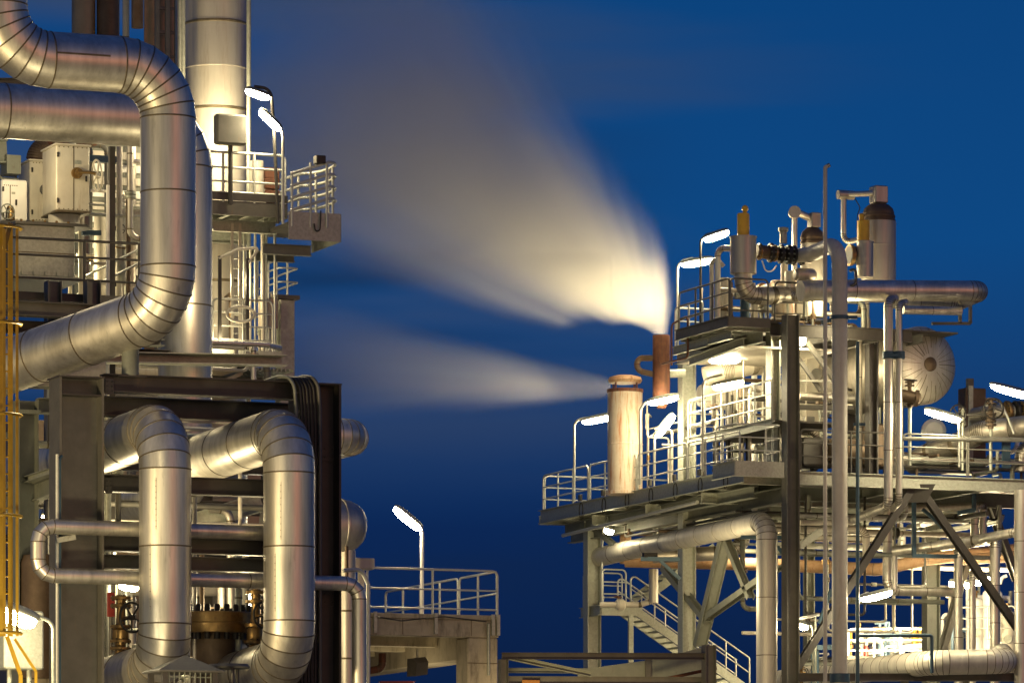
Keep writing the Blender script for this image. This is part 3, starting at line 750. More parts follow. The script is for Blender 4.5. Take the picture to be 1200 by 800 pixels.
solo('indicator', 'small glass indicator window beside the tower ladder', 'instrument', MB().bbox(ypl(291, 348, yq+.9), ypl(297, 332, yq+1.0), .02), LBLUE)
# ================================================================= equipment behind the S-shaped pipe
ybx = at(60, 220, 108).y
b1 = thing('valve_enclosure', 'nearer beige sheet-metal valve box with bronze spindle and handwheel', 'enclosure', onY(80, 262, ybx))
p, q = onY(66, 246, ybx), onY(105, 172, ybx)
pl_ = onX(57, 246, p.x)
part(b1, 'casing', MB().bbox((p.x, ybx, p.z), (q.x, ybx+1.05, q.z), .02), CREAM)
part(b1, 'lid', MB().box((p.x-.03, ybx-.03, q.z+.003), (q.x+.03, ybx+1.08, q.z+.035)), CREAM)
part(b1, 'bottom_trim', MB().box((p.x-.02, ybx-.02, p.z-.035), (q.x+.02, ybx+1.07, p.z-.003)), SEAM)
xm = (p.x*.48+q.x*.52)
part(b1, 'panel_seam', MB().box((xm-.008, ybx-.006, p.z+.01), (xm+.008, ybx-.001, q.z-.01)), SEAM)
dcn = Vector(((p.x+q.x)/2-.05, ybx+.5, 0)); zf = onY(82, 262, ybx).z
part(b1, 'duct', MB().lathe([(0,0),(.34,0),(.34,p.z-.04-zf),(0,p.z-.04-zf)], Vector((dcn.x, dcn.y, zf)), UPV, 28), CREAM)
part(b1, 'duct_flange', MB().lathe([(0,-.05),(.44,-.05),(.44,.0),(0,.0)], Vector((dcn.x+.1, dcn.y-.1, zf)), UPV, 28), DARK)
vb = onY(90, 203, ybx-.02)
flange(b1, vb, (0,1,0), .12, .08, BRNZ, 0); flange(b1, vb+Vector((.02,-.1,0)), (0,1,0), .08, .08, BRNZ, 0)
part(b1, 'spindle', MB().tube([vb+Vector((0,-.14,0)), vb+Vector((.25,-.2,0)), vb+Vector((.40,-.2,-.03))], .035, n=8), BRNZ)
handwheel(b1, onY(114, 206, ybx-.22), (1,.02,.1), .33, CREAM, .024)
b2 = thing('valve_enclosure', 'farther beige sheet-metal valve box with a dark spindle stub', 'enclosure', onY(42, 262, ybx+1.4))
p, q = onY(36, 259, ybx+1.3), onY(64, 190, ybx+1.3)
part(b2, 'casing', MB().bbox((p.x-.02, ybx+1.3, p.z), (q.x, ybx+2.2, q.z), .02), CREAM)
part(b2, 'lid', MB().box((p.x-.05, ybx+1.27, q.z+.003), (q.x+.03, ybx+2.23, q.z+.035)), CREAM)
sp = onY(54, 223, ybx+1.28); part(b2, 'spindle', MB().lathe([(0,0),(.12,0),(.12,.1),(.07,.1),(.05,.28),(0,.28)], sp, (-.5,-.85,0), 12), BLACK)
tb = thing('transformer_tank', 'galvanised rectangular tank under the beige valve boxes', 'tank', onY(50, 325, ybx-.3))
p, q = onY(19, 322, ybx-.35), onY(88, 266, ybx-.35)
part(tb, 'tank', MB().bbox((p.x, ybx-.35, p.z), (q.x, ybx+2.6, q.z), .02), GALV)
part(tb, 'lid', MB().box((p.x-.04, ybx-.42, q.z+.003), (q.x+.25, ybx+2.65, q.z+.06)), CHAR)
part(tb, 'base_rail', MB().box((p.x-.06, ybx-.40, p.z-.08), (q.x+.12, ybx+2.6, p.z-.003)), GALV)
part(tb, 'band', MB().box((p.x-.004, ybx-.356, p.z+.48), (q.x, ybx-.351, p.z+.50)), SEAM)
wl = thing('control_cabinet', 'floodlit white cabinet at the edge behind the yellow ladder', 'cabinet', onY(12, 262, ybx+1))
part(wl, 'box', MB().bbox(onY(2, 258, ybx+1), onY(23, 216, ybx+1.6), .03), WHITE)
part(wl, 'door_seam', MB().box(onY(11.6, 256, ybx+.99), onY(12.4, 218, ybx+.998)), SEAM)
vw = thing('gate_valve', 'small brass valve with wheel against the white cabinet', 'valve', onY(10, 262, ybx+.6))
part(vw, 'body', MB().lathe([(0,0),(.1,0),(.1,.2),(.06,.3),(0,.3)], onY(12, 258, ybx+.7), UPV, 12), BRNZ)
handwheel(vw, onY(9, 248, ybx+.5), (.2,-1,0), .16, GREY)
fg = thing('flexible_duct', 'brown ribbed hose bend above the farther valve box', 'duct', onY(48, 190, ybx+1.6))
pp = [onY(42, 190, ybx+1.75), onY(44, 176, ybx+1.75), onY(62, 168, ybx+1.75), onY(110, 160, ybx+1.9)]
part(fg, 'hose', MB().pipe(pp, .2, .35, k=8, seam=.14, n=20, bw=.06, bh=.02), [RUST, BROWND])
bs = thing('steel_beam', 'dark beam stub with plate at the edge above the white cabinet', 'beam', onY(4, 190, ybx+.8))
part(bs, 'beam', MB().ibeam(onY(-40, 178, ybx+1.2), onY(8, 178, ybx+1.2), .5, .3), GREY)
part(bs, 'end_plate', MB().box(onY(8.1, 203, ybx+1.0), onY(17, 186, ybx+1.5)), GREY)
def fittings(par, x0, x1, y, z0, z1):
    # hinges, latch and a blank tag plate on a cabinet front
    for f in (.15, .85):
        part(par, 'hinge', MB().bbox((x0+.01, y-.025, z0+(z1-z0)*f-.05), (x0+.05, y-.002, z0+(z1-z0)*f+.05), .005), BLACK)
    part(par, 'latch', MB().bbox((x1-.10, y-.04, z0+(z1-z0)*.5-.06), (x1-.06, y-.002, z0+(z1-z0)*.5+.06), .008), BLACK)
    part(par, 'tag_plate', MB().box((x0+(x1-x0)*.55, y-.006, z0+(z1-z0)*.72), (x0+(x1-x0)*.75, y-.002, z0+(z1-z0)*.78)), GALV)
    for k in range(7):
        for zz in (z0+.035, z1-.035):
            part(par, 'screw', MB().lathe([(0,0),(.014,0),(.011,.008),(0,.01)], Vector((x0+.06+(x1-x0-.12)*k/6, y-.001, zz)), -YA, 6), SEAM)
p, q = onY(66, 246, ybx), onY(105, 172, ybx); fittings(b1, p.x, q.x, ybx, p.z, q.z)
p, q = onY(36, 259, ybx+1.3), onY(64, 190, ybx+1.3); fittings(b2, p.x, q.x, ybx+1.3, p.z, q.z)
p, q = onY(2, 258, ybx+1), onY(23, 216, ybx+1); fittings(wl, p.x, q.x, ybx+1, p.z, q.z)
p, q = onY(19, 322, ybx-.36), onY(88, 266, ybx-.36)
for k in range(5):
    x = p.x+(q.x-p.x)*(k+.5)/5
    part(tb, 'stiffener', MB().box((x-.02, ybx-.39, p.z+.02), (x+.02, ybx-.353, p.z+.10)), GALV)
    part(tb, 'lid_bolt', MB().lathe([(0,0),(.03,0),(.03,.05),(0,.06)], Vector((x, ybx-.3, q.z+.062)), UPV, 6), BRNZ)
rp = thing('roof_girder', 'long dark girder crossing high behind the S-shaped pipe', 'beam', onY(80, 105, ybx+3))
part(rp, 'beam', MB().ibeam(onY(-40, 100, ybx+3), onY(200, 98, ybx+3), .26, .3), DARK)
# vertical pipes by the S-pipe
vpipe(126.5, 2.2, 106.8, 800, 217, 'standpipe', 'bright white standpipe by the S-shaped pipe, beside a black post', WHITE, 12, False)
solo('post', 'black square post right beside the bright white standpipe', 'post', MB().box((at(131,600,106.9).x-.06, at(131,600,106.9).y-.06, 0), (at(131,600,106.9).x+.06, at(131,600,106.9).y+.06, at(131,172,106.9).z)), DARK)
vpipe(140, 3.6, 109.5, 800, 172, 'riser_pipe', 'lilac-grey riser pipe behind the black post', CREAM)
vpipe(154, 5.5, 110.5, 800, 165, 'riser_pipe', 'widest pale riser pipe just left of the S-shaped pipe', CLAD2)
vpipe(117, 7, 111, 800, 250, 'riser_pipe', 'pale riser pipe below the blue steel bracket', CREAM)
lk = thing('louvre_panel', 'floodlit pale louvred panel behind the risers by the S-shaped pipe', 'panel', at(150, 340, 113))
ylk = at(150, 340, 113).y
part(lk, 'frame', MB().box(onY(108, 345, ylk), onY(166, 170, ylk+.08)), GREY)
for v in range(180, 340, 15):
    part(lk, 'slat', MB().box(onY(109, v+5, ylk-.06), onY(165, v, ylk-.004)), WHITE if v % 2 else CREAM)
bb = thing('pipe_bracket', 'blue steel bracket behind the beige valve box', 'bracket', onY(112, 275, ybx+.9))
part(bb, 'arm', MB().bar(onY(96, 273, ybx+.9), onY(118, 273, ybx+.9), .1, .1), BLUE)
part(bb, 'plate', MB().box(onY(106, 189, ybx+.9), onY(136, 184, ybx+1.0)), BLUE)
bx = thing('instrument_box', 'dim grey instrument cabinet with small black wheel by the S-shaped pipe', 'instrument', onY(147, 340, ybx+1.2))
part(bx, 'box', MB().bbox(onY(138, 282, ybx+1.3), onY(162, 247, ybx+1.7), .02), GALV)
part(bx, 'stand', MB().box(onY(147, 345, ybx+1.4), onY(151, 282.3, ybx+1.5)), GALV)
handwheel(bx, onY(141, 268, ybx+1.15), (.1,-1,0), .11, BLACK)
pg = thing('globe_valve', 'small wheel valve on a pipe below the grey instrument cabinet', 'valve', onY(144, 330, ybx+.9))
part(pg, 'body', MB().lathe([(0,0),(.12,0),(.12,.3),(.05,.45),(.05,.75),(0,.75)], onY(144, 330, ybx+.9), UPV, 14), GALV)
handwheel(pg, onY(144, 290, ybx+.9), (0,-.25,1), .16, BRNZ)
# platform with dark rails behind the yellow ladder
yr2 = at(90, 330, 105.5).y
zR = onY(90, 345, yr2).z
RP = thing('access_platform', 'dark-railed walkway in front of the galvanised tank', 'platform', onY(90, 345, yr2))
xa3, xb3 = onY(-20, 345, yr2).x, onY(165, 345, yr2).x
part(RP, 'deck', MB().box((xa3, yr2+.05, zR-.08), (xb3, yr2+1.6, zR)), MESHG)
part(RP, 'edge_channel', MB().channel(Vector((xb3, yr2, zR-.07)), Vector((xa3, yr2, zR-.07)), .16, .06), DARK)
for h, rr_ in ((1.11, .03), (.77, .026), (.3, .026)):
    part(RP, 'handrail' if h > 1 else 'rail', MB().tube([Vector((xa3, yr2, zR+h)), Vector((xb3, yr2, zR+h))], rr_, n=8), DARK)
for u in (8, 99, 163):
    q = onY(u, 345, yr2); part(RP, 'post', MB().tube([Vector((q.x, yr2, zR-.05)), Vector((q.x, yr2, zR+1.11))], .03, n=8), DARK)
for v0, v1 in ((328, 291), (345, 307)):
    part(RP, 'side_rail', MB().tube([onX(91, v0, onY(165,v1,yr2+.3).x), onY(165, v1, yr2+.3)], .026, n=8), RAIL)
# steel floor under it
MF = thing('pipe_rack', 'grey-green steel floor framing and stub columns behind the charcoal column', 'steel frame', onY(34, 800, at(34,600,101.5).y))
ymf = at(34, 600, 101.5).y
ORG[MF.name]
column(MF, 22, 45.5, 468, ymf, GREY, .5)
xbeam(MF, 46, 68, 466, 484, ymf+.02, GREY, .3)
part(MF, 'stiffener_plate', MB().box(onY(22.5, 484, ymf-.002), onY(45, 481.5, ymf+.2)), GREY)
part(MF, 'beam', MB().ibeam(onX(8, 590, onY(46,560,ymf).x), onX(84, 560, onY(46,560,ymf).x), .36, .2), GREY)
part(MF, 'beam', MB().ibeam(onX(8, 570, onY(52,560,ymf-1).x), onX(80, 546, onY(52,560,ymf-1).x), .12, .2), GALV)
for v0, v1, dy, m in ((355, 372, 2.2, CHAR), (378, 392, 3, DARK), (405, 416, 2.6, DARK)):
    xbeam(MF, -30, 200, v0, v1, ymf+dy, m, .3)
for u in (62, 108):
    q = onY(u, 600, ymf+3.2); part(MF, 'column', MB().ibeam((q.x, q.y, 0), (q.x, q.y, onY(u, 330, ymf+3.2).z), .3, .3, XA), CHAR)
gp = thing('duct_box', 'galvanised plate box under the sloping run of the S-shaped pipe', 'duct', onY(88, 470, ymf+.6))
part(gp, 'casing', MB().bbox(onY(71, 470, ymf+.6), onY(108, 424, ymf+1.6), .02), GALV)
part(gp, 'side_panel', MB().bbox(onY(30, 452, ymf+1.0), onY(68, 428, ymf+1.5), .02), GALV)
part(gp, 'leg', MB().box(onY(69, 800, ymf+1.2)*1, onY(66, 452, ymf+1.3)), GREY)
# tray & beams seen right of the spring support
tr = thing('cable_tray', 'galvanised cable tray crossing behind the spring support', 'cable tray', onY(130, 430, 100))
part(tr, 'tray', MB().channel(onY(110, 420, 100), onY(330, 424, 100), .22, .4, t=.02), GALV)
part(tr, 'tray', MB().channel(onY(110, 402, 100.4), onY(188, 403, 100.4), .14, .3, t=.02), GREY)
hv = thing('header_pipe', 'floodlit cream header pipe behind the frame beam, left of the tower', 'pipe', onY(130, 436, 103.5))
part(hv, 'cladding', MB().pipe([onY(90, 436, 104), onY(185, 437, 104)], .17, seam=1.2, n=20), [CREAM, SEAM])
hv2 = thing('header_pipe', 'warm lit header pipe glimpsed just under the frame beam', 'pipe', onY(150, 468, 103))
part(hv2, 'cladding', MB().pipe([onY(60, 470, 103), onY(187, 470, 103)], .26, seam=1.5, n=20), [CLAD2, SEAM])

# ---- rear pipe rack behind the twin loops: beams, panels, lit fittings
yb_ = 101.8
RK = thing('pipe_rack', 'shadowed rear pipe rack of dark beams glimpsed between the twin pipe loops', 'steel frame', onY(180, 800, yb_+1))
for v0, v1, dy, m in ((540, 552, 3.0, CHAR), (585, 600, 2.0, CHAR), (612, 626, 3.4, DARK), (640, 655, 2.6, DARK), (668, 690, 3.0, CHAR)):
    xbeam(RK, 40, 372, v0, v1, yb_+dy, m, .3)
for u in (133, 214, 236, 316, 366):
    q = onY(u, 600, yb_+4.2); part(RK, 'column', MB().ibeam((q.x, q.y, 0), (q.x, q.y, onY(u, 500, yb_+4.2).z), .42 if u == 236 else .3, .3, XA), CHAR)
part(RK, 'brace', MB().channel(onY(228, 612, yb_-.6), onY(306, 588, yb_-.6), .4, .15, t=.03), GALV)
bw = thing('equipment_house', 'cream cladded equipment house lit up behind the twin pipe loops', 'building', onY(200, 800, 112))
part(bw, 'wall', MB().box((onY(20,600,112).x, 112, 0), (onY(322,600,112).x, 118, onY(200,498,112).z)), TAN)
for (u0, u1, v0, v1) in ((126,142,575,588),(124,142,596,604),(52,66,600,608),(246,262,694,730),(268,300,696,735)):
    wd = part(bw, 'window', MB().box(onY(u0, v1, 111.93), onY(u1, v0, 111.985)), LENSF)
    part(wd, 'frame', MB().box(onY(u0-1.5, v1+2.2, 111.94), onY(u1+1.5, v1+.4, 111.98)), GREY)
vpipe(259, 4.2, 104.6, 800, 684, 'riser_pipe', 'short pale riser behind the golden bolted flange', CLAD2)
hd = thing('header_pipe', 'wide beige header running above the golden bolted flange', 'pipe', onY(267, 692, 104))
part(hd, 'cladding', MB().pipe([onY(150, 691, 103.4), onY(372, 691, 103.4)], .13, seam=1.2, n=20), [CREAM, SEAM])
hd2 = thing('header_pipe', 'second clad pipe low between the bottom bends, dark banded', 'pipe', onY(245, 790, 98))
part(hd2, 'cladding', MB().pipe([onY(226, 790, 97.2), onY(242, 765, 97.2), onY(290, 757, 97.4), onY(330, 757, 98)], .24, .4, k=5, seam=.5, n=28, bw=.16), [CLAD, BROWND])
# strip lamps in the rack
for (u, v, Y, lab) in ((151, 686, 98.4, 'slim glowing strip lamp peeking past the first big pipe loop'), (60, 605, 103.2, 'small lit fitting in the rack behind the slim pipe bend')):
    c = onY(u, v, Y); lampfix('strip_lamp', lab, c, (1,0,-.12), .42, .12, None, hh=.07, lens=LENSD)
    # hanger so that it does not float
    part([o for o in bpy.data.objects if o.name.startswith('strip_lamp') and o.parent is None][-1], 'hanger', MB().tube([c+UPV*.05, c+UPV*1.2], .015, n=6), GREY)
# ================================================================= concrete deck with lamp pole
yd = at(510, 718, 121).y
zt_ = onY(510, 719, yd).z; zf_ = onY(510, 745, yd).z
xd0, xd1 = onY(425, 720, yd).x, onY(586, 720, yd).x
CD = thing('concrete_deck', 'weathered concrete deck on a corner column with galvanised railing', 'deck', (xd1, yd, 0))
part(CD, 'slab', MB().bbox((xd0-1.5, yd+.0, zt_-.12), (xd1, yd+9, zt_), .02), CONC)
part(CD, 'edge_beam', MB().bbox((xd0-1.5, yd+.03, zf_), (xd1-.02, yd+.45, zt_-.123), .015), CONC)
part(CD, 'side_beam', MB().bbox((xd1-.75, yd+.453, zf_-.5), (xd1-.05, yd+9, zt_-.125), .015), CONC)
for k in (1, 2, 3):
    part(CD, 'cross_beam', MB().bbox((xd0-1.5, yd+2.2*k, zf_-.12), (xd1-.76, yd+2.2*k+.35, zt_-.126), .015), CONC)
part(CD, 'corner_column', MB().bbox((xd1-.80, yd+.06, 0), (xd1-.03, yd+.85, zf_-.003), .03), CONC)
part(CD, 'corner_column', MB().bbox((xd0-.9, yd+.06, 0), (xd0-.2, yd+.85, zf_-.003), .03), CONC)
part(CD, 'joint_band', MB().box((xd1-.81, yd+.05, zf_-.62), (xd1-.022, yd+.058, zf_-.60)), SEAM)
part(CD, 'rear_wall', MB().bbox((xd0-1.5, yd+7.5, 0), (xd1-.8, yd+7.8, zf_-.2), .02), CONC)
railing(CD, [Vector((xd0+.1, yd-.03, zt_)), Vector((xd1-.08, yd-.03, zt_))], 1.05, 1.45, RAIL, .028, (.55, .12))
for u in (440, 511, 578, 584):
    q = onY(u, 720, yd-.04); part(CD, 'post_bracket', MB().box((q.x-.04, yd-.06, zf_+.05), (q.x+.04, yd-.005, zt_+.02)), GALV)
for k in range(4):
    xx = xd0-.2+(xd1-xd0)*(k+.4)/4
    part(CD, 'form_joint', MB().box((xx-.008, yd+.022, zf_+.03), (xx+.008, yd+.0285, zt_-.13)), SEAM)
part(CD, 'drain_pipe', MB().tube([Vector((xd1-.3, yd-.02, zt_-.2)), Vector((xd1-.3, yd-.02, zf_-.9))], .035, n=8), GALV)
part(CD, 'cable', MB().tube([onY(440, 722, yd-.05), onY(470, 727, yd-.05), onY(520, 722, yd-.05), onY(570, 728, yd-.05)], .014, R=.4, n=6), BLACK)
# right side railing, three rounded sections
for k in range(3):
    y0, y1 = yd+.05+k*2.6, yd+.05+k*2.6+2.5
    x = xd1-.06
    railing(CD, [Vector((x, y0, zt_)), Vector((x, y1, zt_))], 1.05, 1.25, RAIL, .028, (.5,))
lampfix('floodlight', 'single bright floodlight on a straight pole above the concrete deck', onY(478, 606, yd+1.6), onY(495, 620, yd+1.6)-onY(461, 592, yd+1.6), .84, .30,
        [Vector((onY(494.5,700,yd+1.6).x, yd+1.6, zt_)), onY(494.5, 624, yd+1.6), onY(493, 618, yd+1.6)], mat=WHITE, pr=.045, hh=.1)
fl_ = thing('unlit_floodlight', 'dark unlit floodlight fixed under the concrete deck', 'floodlight', onY(488, 775, yd+.9))
part(fl_, 'body', MB().prism([(-.14,0),(.14,0),(.2,.3),(.12,.42),(-.08,.42)], onY(482, 792, yd+1.0), onY(496, 790, yd+1.2), UPV), CHAR)
part(fl_, 'yoke', MB().tube([onY(489, 788, yd+1.1), onY(489, 760, yd+1.1)], .025, n=8), GALV)
rpipe = thing('pipe', 'short rusty pipe bend under the concrete deck', 'pipe', onY(440, 783, yd+1.4))
part(rpipe, 'pipe', MB().pipe([onY(428, 786, yd+1.4), onY(448, 783, yd+1.4), onY(448, 765, yd+1.4)], .09, .16, n=16), [RUST, BROWND])
rs = thing('red_beam', 'red painted beam just showing below the concrete deck', 'beam', onY(472, 800, yd+2.0))
part(rs, 'beam', MB().ibeam(onY(445, 805, yd+1.6), onY(485, 805, yd+1.6), .3, .2), RED)

# ================================================================= steel trough / truss between the deck and the right unit
yt = at(700, 768, 126).y
TR = thing('steel_gantry', 'low brown steel gantry spanning from the concrete deck toward the stair', 'gantry', onY(833, 800, yt))
def yb(par, u0, v0, u1, v1, h, w, mat, Y=yt, name='beam'):
    return part(par, name, MB().ibeam(onY(u0, v0, Y), onY(u1, v1, Y), h, w), mat)
yb(TR, 588, 768, 826, 768.5, .16, .18, DARK)
yb(TR, 588, 796, 830, 797, .18, .18, CHAR, yt+.3)
part(TR, 'brace', MB().channel(onY(588, 768, yt+.4), onY(692, 790, yt+.2), .13, .12), GREY)
q0, q1 = onY(826, 755, yt-.1), onY(840, 755, yt-.1)
part(TR, 'post', MB().ibeam(((q0.x+q1.x)/2, yt+.02, 0), ((q0.x+q1.x)/2, yt+.02, q0.z), .29, .26, XA), CHAR)
part(TR, 'post', MB().ibeam((onY(590,700,yt).x, yt+.02, 0), (onY(590,700,yt).x, yt+.02, onY(590,772,yt).z-.003), .2, .2, XA), CHAR)
m = MB(); pts = [onY(672, 785, yt+2), onY(770, 771.5, yt+2), onY(826, 756, yt+2), onY(826, 800, yt+2), onY(672, 800, yt+2)]
m.prism([(p.x-pts[0].x, p.z-pts[0].z) for p in pts], Vector((pts[0].x, yt+1.7, pts[0].z)), Vector((pts[0].x, yt+1.73, pts[0].z)), UPV); part(TR, 'side_plate', m, GREY)
part(TR, 'stiffener', MB().box(onY(757, 793, yt+1.62), onY(762, 772, yt+1.697)), CHAR)
yb(TR, 755, 800, 840, 782, .08, .08, RUST, yt+.9, 'diagonal')
yb(TR, 588, 785, 690, 785.5, .12, .2, GREY, yt+3)
pl2 = thing('warning_plate', 'small orange plate on the gantry beam near the concrete deck', 'sign', onY(622, 800, yt-.05))
part(pl2, 'plate', MB().box(onY(612, 803, yt+.15), onY(632, 796.5, yt+.17)), mat_paint('orange_sign_paint', (.28,.12,.02), (.24,.10,.02), .4, 0, 4))
# ================================================================= RIGHT UNIT
c3 = at(926, 600, 140.0); X3, Y3 = c3.x, c3.y
ZP = 14.5; ZU = 18.6
FRT = thing('pipe_rack', 'tall galvanised steel support frame carrying both decks of the vent-stack unit', 'steel frame', (X3, Y3, 0))
def col_at(par, u, D, wpx, zb, zt, mat, dp=.36):
    q = at(u, 600, D); w = wpx*D/F
    return part(par, 'column', MB().ibeam((q.x, q.y, zb), (q.x, q.y, zt), w, dp, XA, .03, .02), mat)
col_at(FRT, 926.5, 140, 16.5, 0, at(926,369,140).z, MIDST)
col_at(FRT, 906, 141.6, 12, ZP+.02, at(906,384,141.6).z, GALV)
col_at(FRT, 805, 146.6, 17, 0, at(805,418,146.6).z, GALV)
col_at(FRT, 694, 153.2, 17, 0, ZP-.5, GALV)
col_at(FRT, 1091, 150, 17, 0, ZP-.5, GREY)
col_at(FRT, 948, 152, 10, 0, ZP-.5, GREY, .3)
col_at(FRT, 1021, 141.7, 11, ZP, ZU-.45, DARK, .3)
col_at(FRT, 1015, 148, 10, ZP, ZU-.3, CHAR, .3)
# right front bay beams
xR = onY(1260, 600, Y3).x
part(FRT, 'beam', MB().ibeam((X3+.2, Y3-.02, ZP-.19), (xR, Y3-.02, ZP-.19), .36, .22), GALV)
part(FRT, 'beam', MB().ibeam((X3+.2, Y3+3.4, ZP-.30), (xR, Y3+3.4, ZP-.30), .4, .22), GREY)
part(FRT, 'beam', MB().ibeam((X3+.2, Y3+7.0, ZP-.35), (xR, Y3+7.0, ZP-.35), .5, .22), GREY)
part(FRT, 'beam', MB().ibeam((X3-.6, Y3+13.4, ZP-.35), (xR, Y3+13.4, ZP-.35), .5, .22), GREY)
for u in (940, 1072, 1150):
    x = onY(u, 560, Y3).x; part(FRT, 'beam', MB().ibeam((x, Y3+.1, ZP-.23), (x, Y3+13.3, ZP-.23), .3, .2), GREY)
part(FRT, 'beam', MB().ibeam((X3+.05, Y3+.2, ZP-.62), (X3+.05, Y3+16, ZP-.62), .42, .24), GREY)
def diag(par, a, b, h, w, mat, name='brace', up=YA):
    return part(par, name, MB().ibeam(Vector(a), Vector(b), h, w, up), mat)
yb1 = Y3+.15
diag(FRT, onY(1069, 571, yb1), onY(934, 782, yb1), .20, .20, DARK)
diag(FRT, onY(1077, 571, yb1), onY(1197, 742, yb1), .20, .20, DARK)
part(FRT, 'gusset_plate', MB().prism([(-.55,0),(.55,0),(.3,-.5),(-.3,-.5)], onY(1073, 567, yb1-.13), onY(1073, 567, yb1-.11), UPV), DARK)
diag(FRT, onY(1158, 585, Y3+4), onY(1192, 680, Y3+4), .34, .16, CHAR)
diag(FRT, onY(1134, 655, Y3+8), onY(1104, 762, Y3+8), .34, .16, CHAR)
diag(FRT, onX(850, 632, X3), onX(820, 757, X3), .36, .22, GREY, up=XA)
diag(FRT, onX(852, 634, X3), onX(880, 700, X3), .22, .16, GREY, up=XA)
diag(FRT, onX(778, 665, X3), onX(830, 728, X3), .22, .18, GREY, up=XA)
diag(FRT, onX(830, 722, X3), onX(915, 662, X3), .22, .18, GREY, up=XA)
diag(FRT, onX(692, 615, X3), onX(722, 640, X3), .16, .14, GREY, up=XA)
diag(FRT, onY(936, 640, Y3+1.2), onY(962, 622, Y3+1.2), .22, .18, GALV)
# bottom rail beams of the right bay
part(FRT, 'beam', MB().ibeam(onY(936, 793, Y3-.5), onY(1215, 793, Y3-.5), .22, .3), CHAR)
part(FRT, 'beam', MB().ibeam(onY(936, 776, Y3+2.5), onY(985, 776, Y3+2.5), .16, .2), GREY)

# ---- main deck
xe = 57.15; yF, yB = Y3-.3, 142.7
MD = thing('access_platform', 'long galvanised main deck of the vent-stack unit with railings and lamps', 'platform', (xe, yF, ZP))
part(MD, 'edge_channel', MB().channel(Vector((xe, yB, ZP-.14)), Vector((xe, yF+.6, ZP-.14)), .40, .1), GALV)
part(MD, 'edge_channel', MB().channel(Vector((X3+8.5, yB, ZP-.14)), Vector((xe+.02, yB, ZP-.14)), .40, .1), GREY)
part(MD, 'deck', MB().box((xe+.11, yF+.7, ZP-.05), (X3+.3, yB-.11, ZP)), MESHG)
part(MD, 'deck', MB().box((X3+.31, yF+.4, ZP-.05), (xR, yB-.11, ZP-.004)), MESHG)
for i in range(9):
    y = yF+1.2+i*1.85
    part(MD, 'joist', MB().ibeam((xe+.13, y, ZP-.19), (X3+.3, y, ZP-.19), .26, .14), GALV)
part(MD, 'beam', MB().ibeam((xe+.7, yB-.2, ZP-.5), (xe+.7, yF+1.5, ZP-.5), .32, .2), GREY)
for y in (yF+4, yF+8, yF+12):
    part(MD, 'cross_beam', MB().ibeam((xe+.2, y, ZP-.48), (xe+7, y, ZP-.48), .3, .2), GALV)
rlp = [Vector((xe+.03, yB-.05, ZP)), Vector((xe+.03, yF+.9, ZP))]
for k in range(4):
    a, b = rlp[0].lerp(rlp[1], k/4+.004), rlp[0].lerp(rlp[1], (k+1)/4-.004)
    railing(MD, [a, b], 1.1, 1.35, RAIL, .027, (.68, .36))
railing(MD, [Vector((xe+6, yB-.06, ZP)), Vector((xe+.1, yB-.06, ZP))], 1.1, 1.4, RAIL, .027, (.68, .36))
part(MD, 'pipe', MB().tube([Vector((xe+.3, yB-1, ZP-.75)), Vector((xe+.3, yF+4.5, ZP-.55))], .055, n=10), RAIL)
# landing that steps out beside the dark column
la, lb_ = onY(862, 548, yF-.9), onY(919, 548, yF-.9)
LD = thing('landing', 'small railed landing stepping out just left of the dark front column', 'platform', (la.x, yF-.9, ZP))
part(LD, 'edge_channel', MB().channel(Vector((lb_.x, yF-.9, ZP-.1)), Vector((la.x, yF-.9, ZP-.1)), .42, .1), GALV)
part(LD, 'deck', MB().box((la.x, yF-.79, ZP-.06), (lb_.x, yF+.69, ZP-.003)), MESHG)
part(LD, 'side_channel', MB().channel(Vector((la.x, yF+.58, ZP-.1)), Vector((la.x, yF-.88, ZP-.1)), .42, .1), GALV)
railing(LD, [Vector((la.x+.03, yF+.5, ZP)), Vector((la.x+.03, yF-.87, ZP)), Vector((lb_.x-.1, yF-.87, ZP)), Vector((lb_.x-.1, yF+.1, ZP))], 1.1, 1.2, RAIL, .027, (.68, .36))
# right front railing (darker)
y = Y3-.16
for (u0, u1) in ((938, 1056), (1058, 1133), (1135, 1215)):
    a, b = onY(u0, 552, y), onY(u1, 552, y)
    railing(FRT, [Vector((a.x, y, ZP)), Vector((b.x, y, ZP))], 1.12, 1.5, RAILD if u0 > 1000 else CHAR, .027, (.68, .36))
tp = thing('pipe', 'slim grey pipe laid along the right front railing', 'pipe', onY(1130, 514, y-.12))
part(tp, 'tube', MB().tube([onY(1058, 513.5, y-.12), onY(1215, 516, y-.12)], .055, n=10), RAILD)

# ---- upper deck
UD = thing('access_platform', 'upper dark-edged deck carrying the relief vessels and valve train', 'platform', (56.6, Y3-.6, ZU))
ux0, uy0 = 56.6, onX(854, 376, 56.6).y
ux1 = onY(903, 376, uy0).x; uR = onY(1094, 376, uy0+4.2).x
part(UD, 'edge_channel', MB().channel(Vector((ux1, uy0, ZU-.08)), Vector((ux0, uy0, ZU-.08)), .26, .08), CHAR)
part(UD, 'side_channel', MB().channel(Vector((ux0, uy0+3.6, ZU-.08)), Vector((ux0, uy0+.02, ZU-.08)), .30, .08), CHAR)
part(UD, 'deck', MB().box((ux0+.09, uy0+.09, ZU-.05), (ux1+.3, uy0+3.6, ZU)), MESHG)
part(UD, 'deck', MB().box((ux1+.31, uy0+.6, ZU-.05), (ux1+6, uy0+6.2, ZU-.003)), MESHG)
for i in range(5):
    yy_ = uy0+.5+i*.75; part(UD, 'joist', MB().ibeam((ux0+.1, yy_, ZU-.16), (ux1+.2, yy_, ZU-.16), .2, .1), GALV)
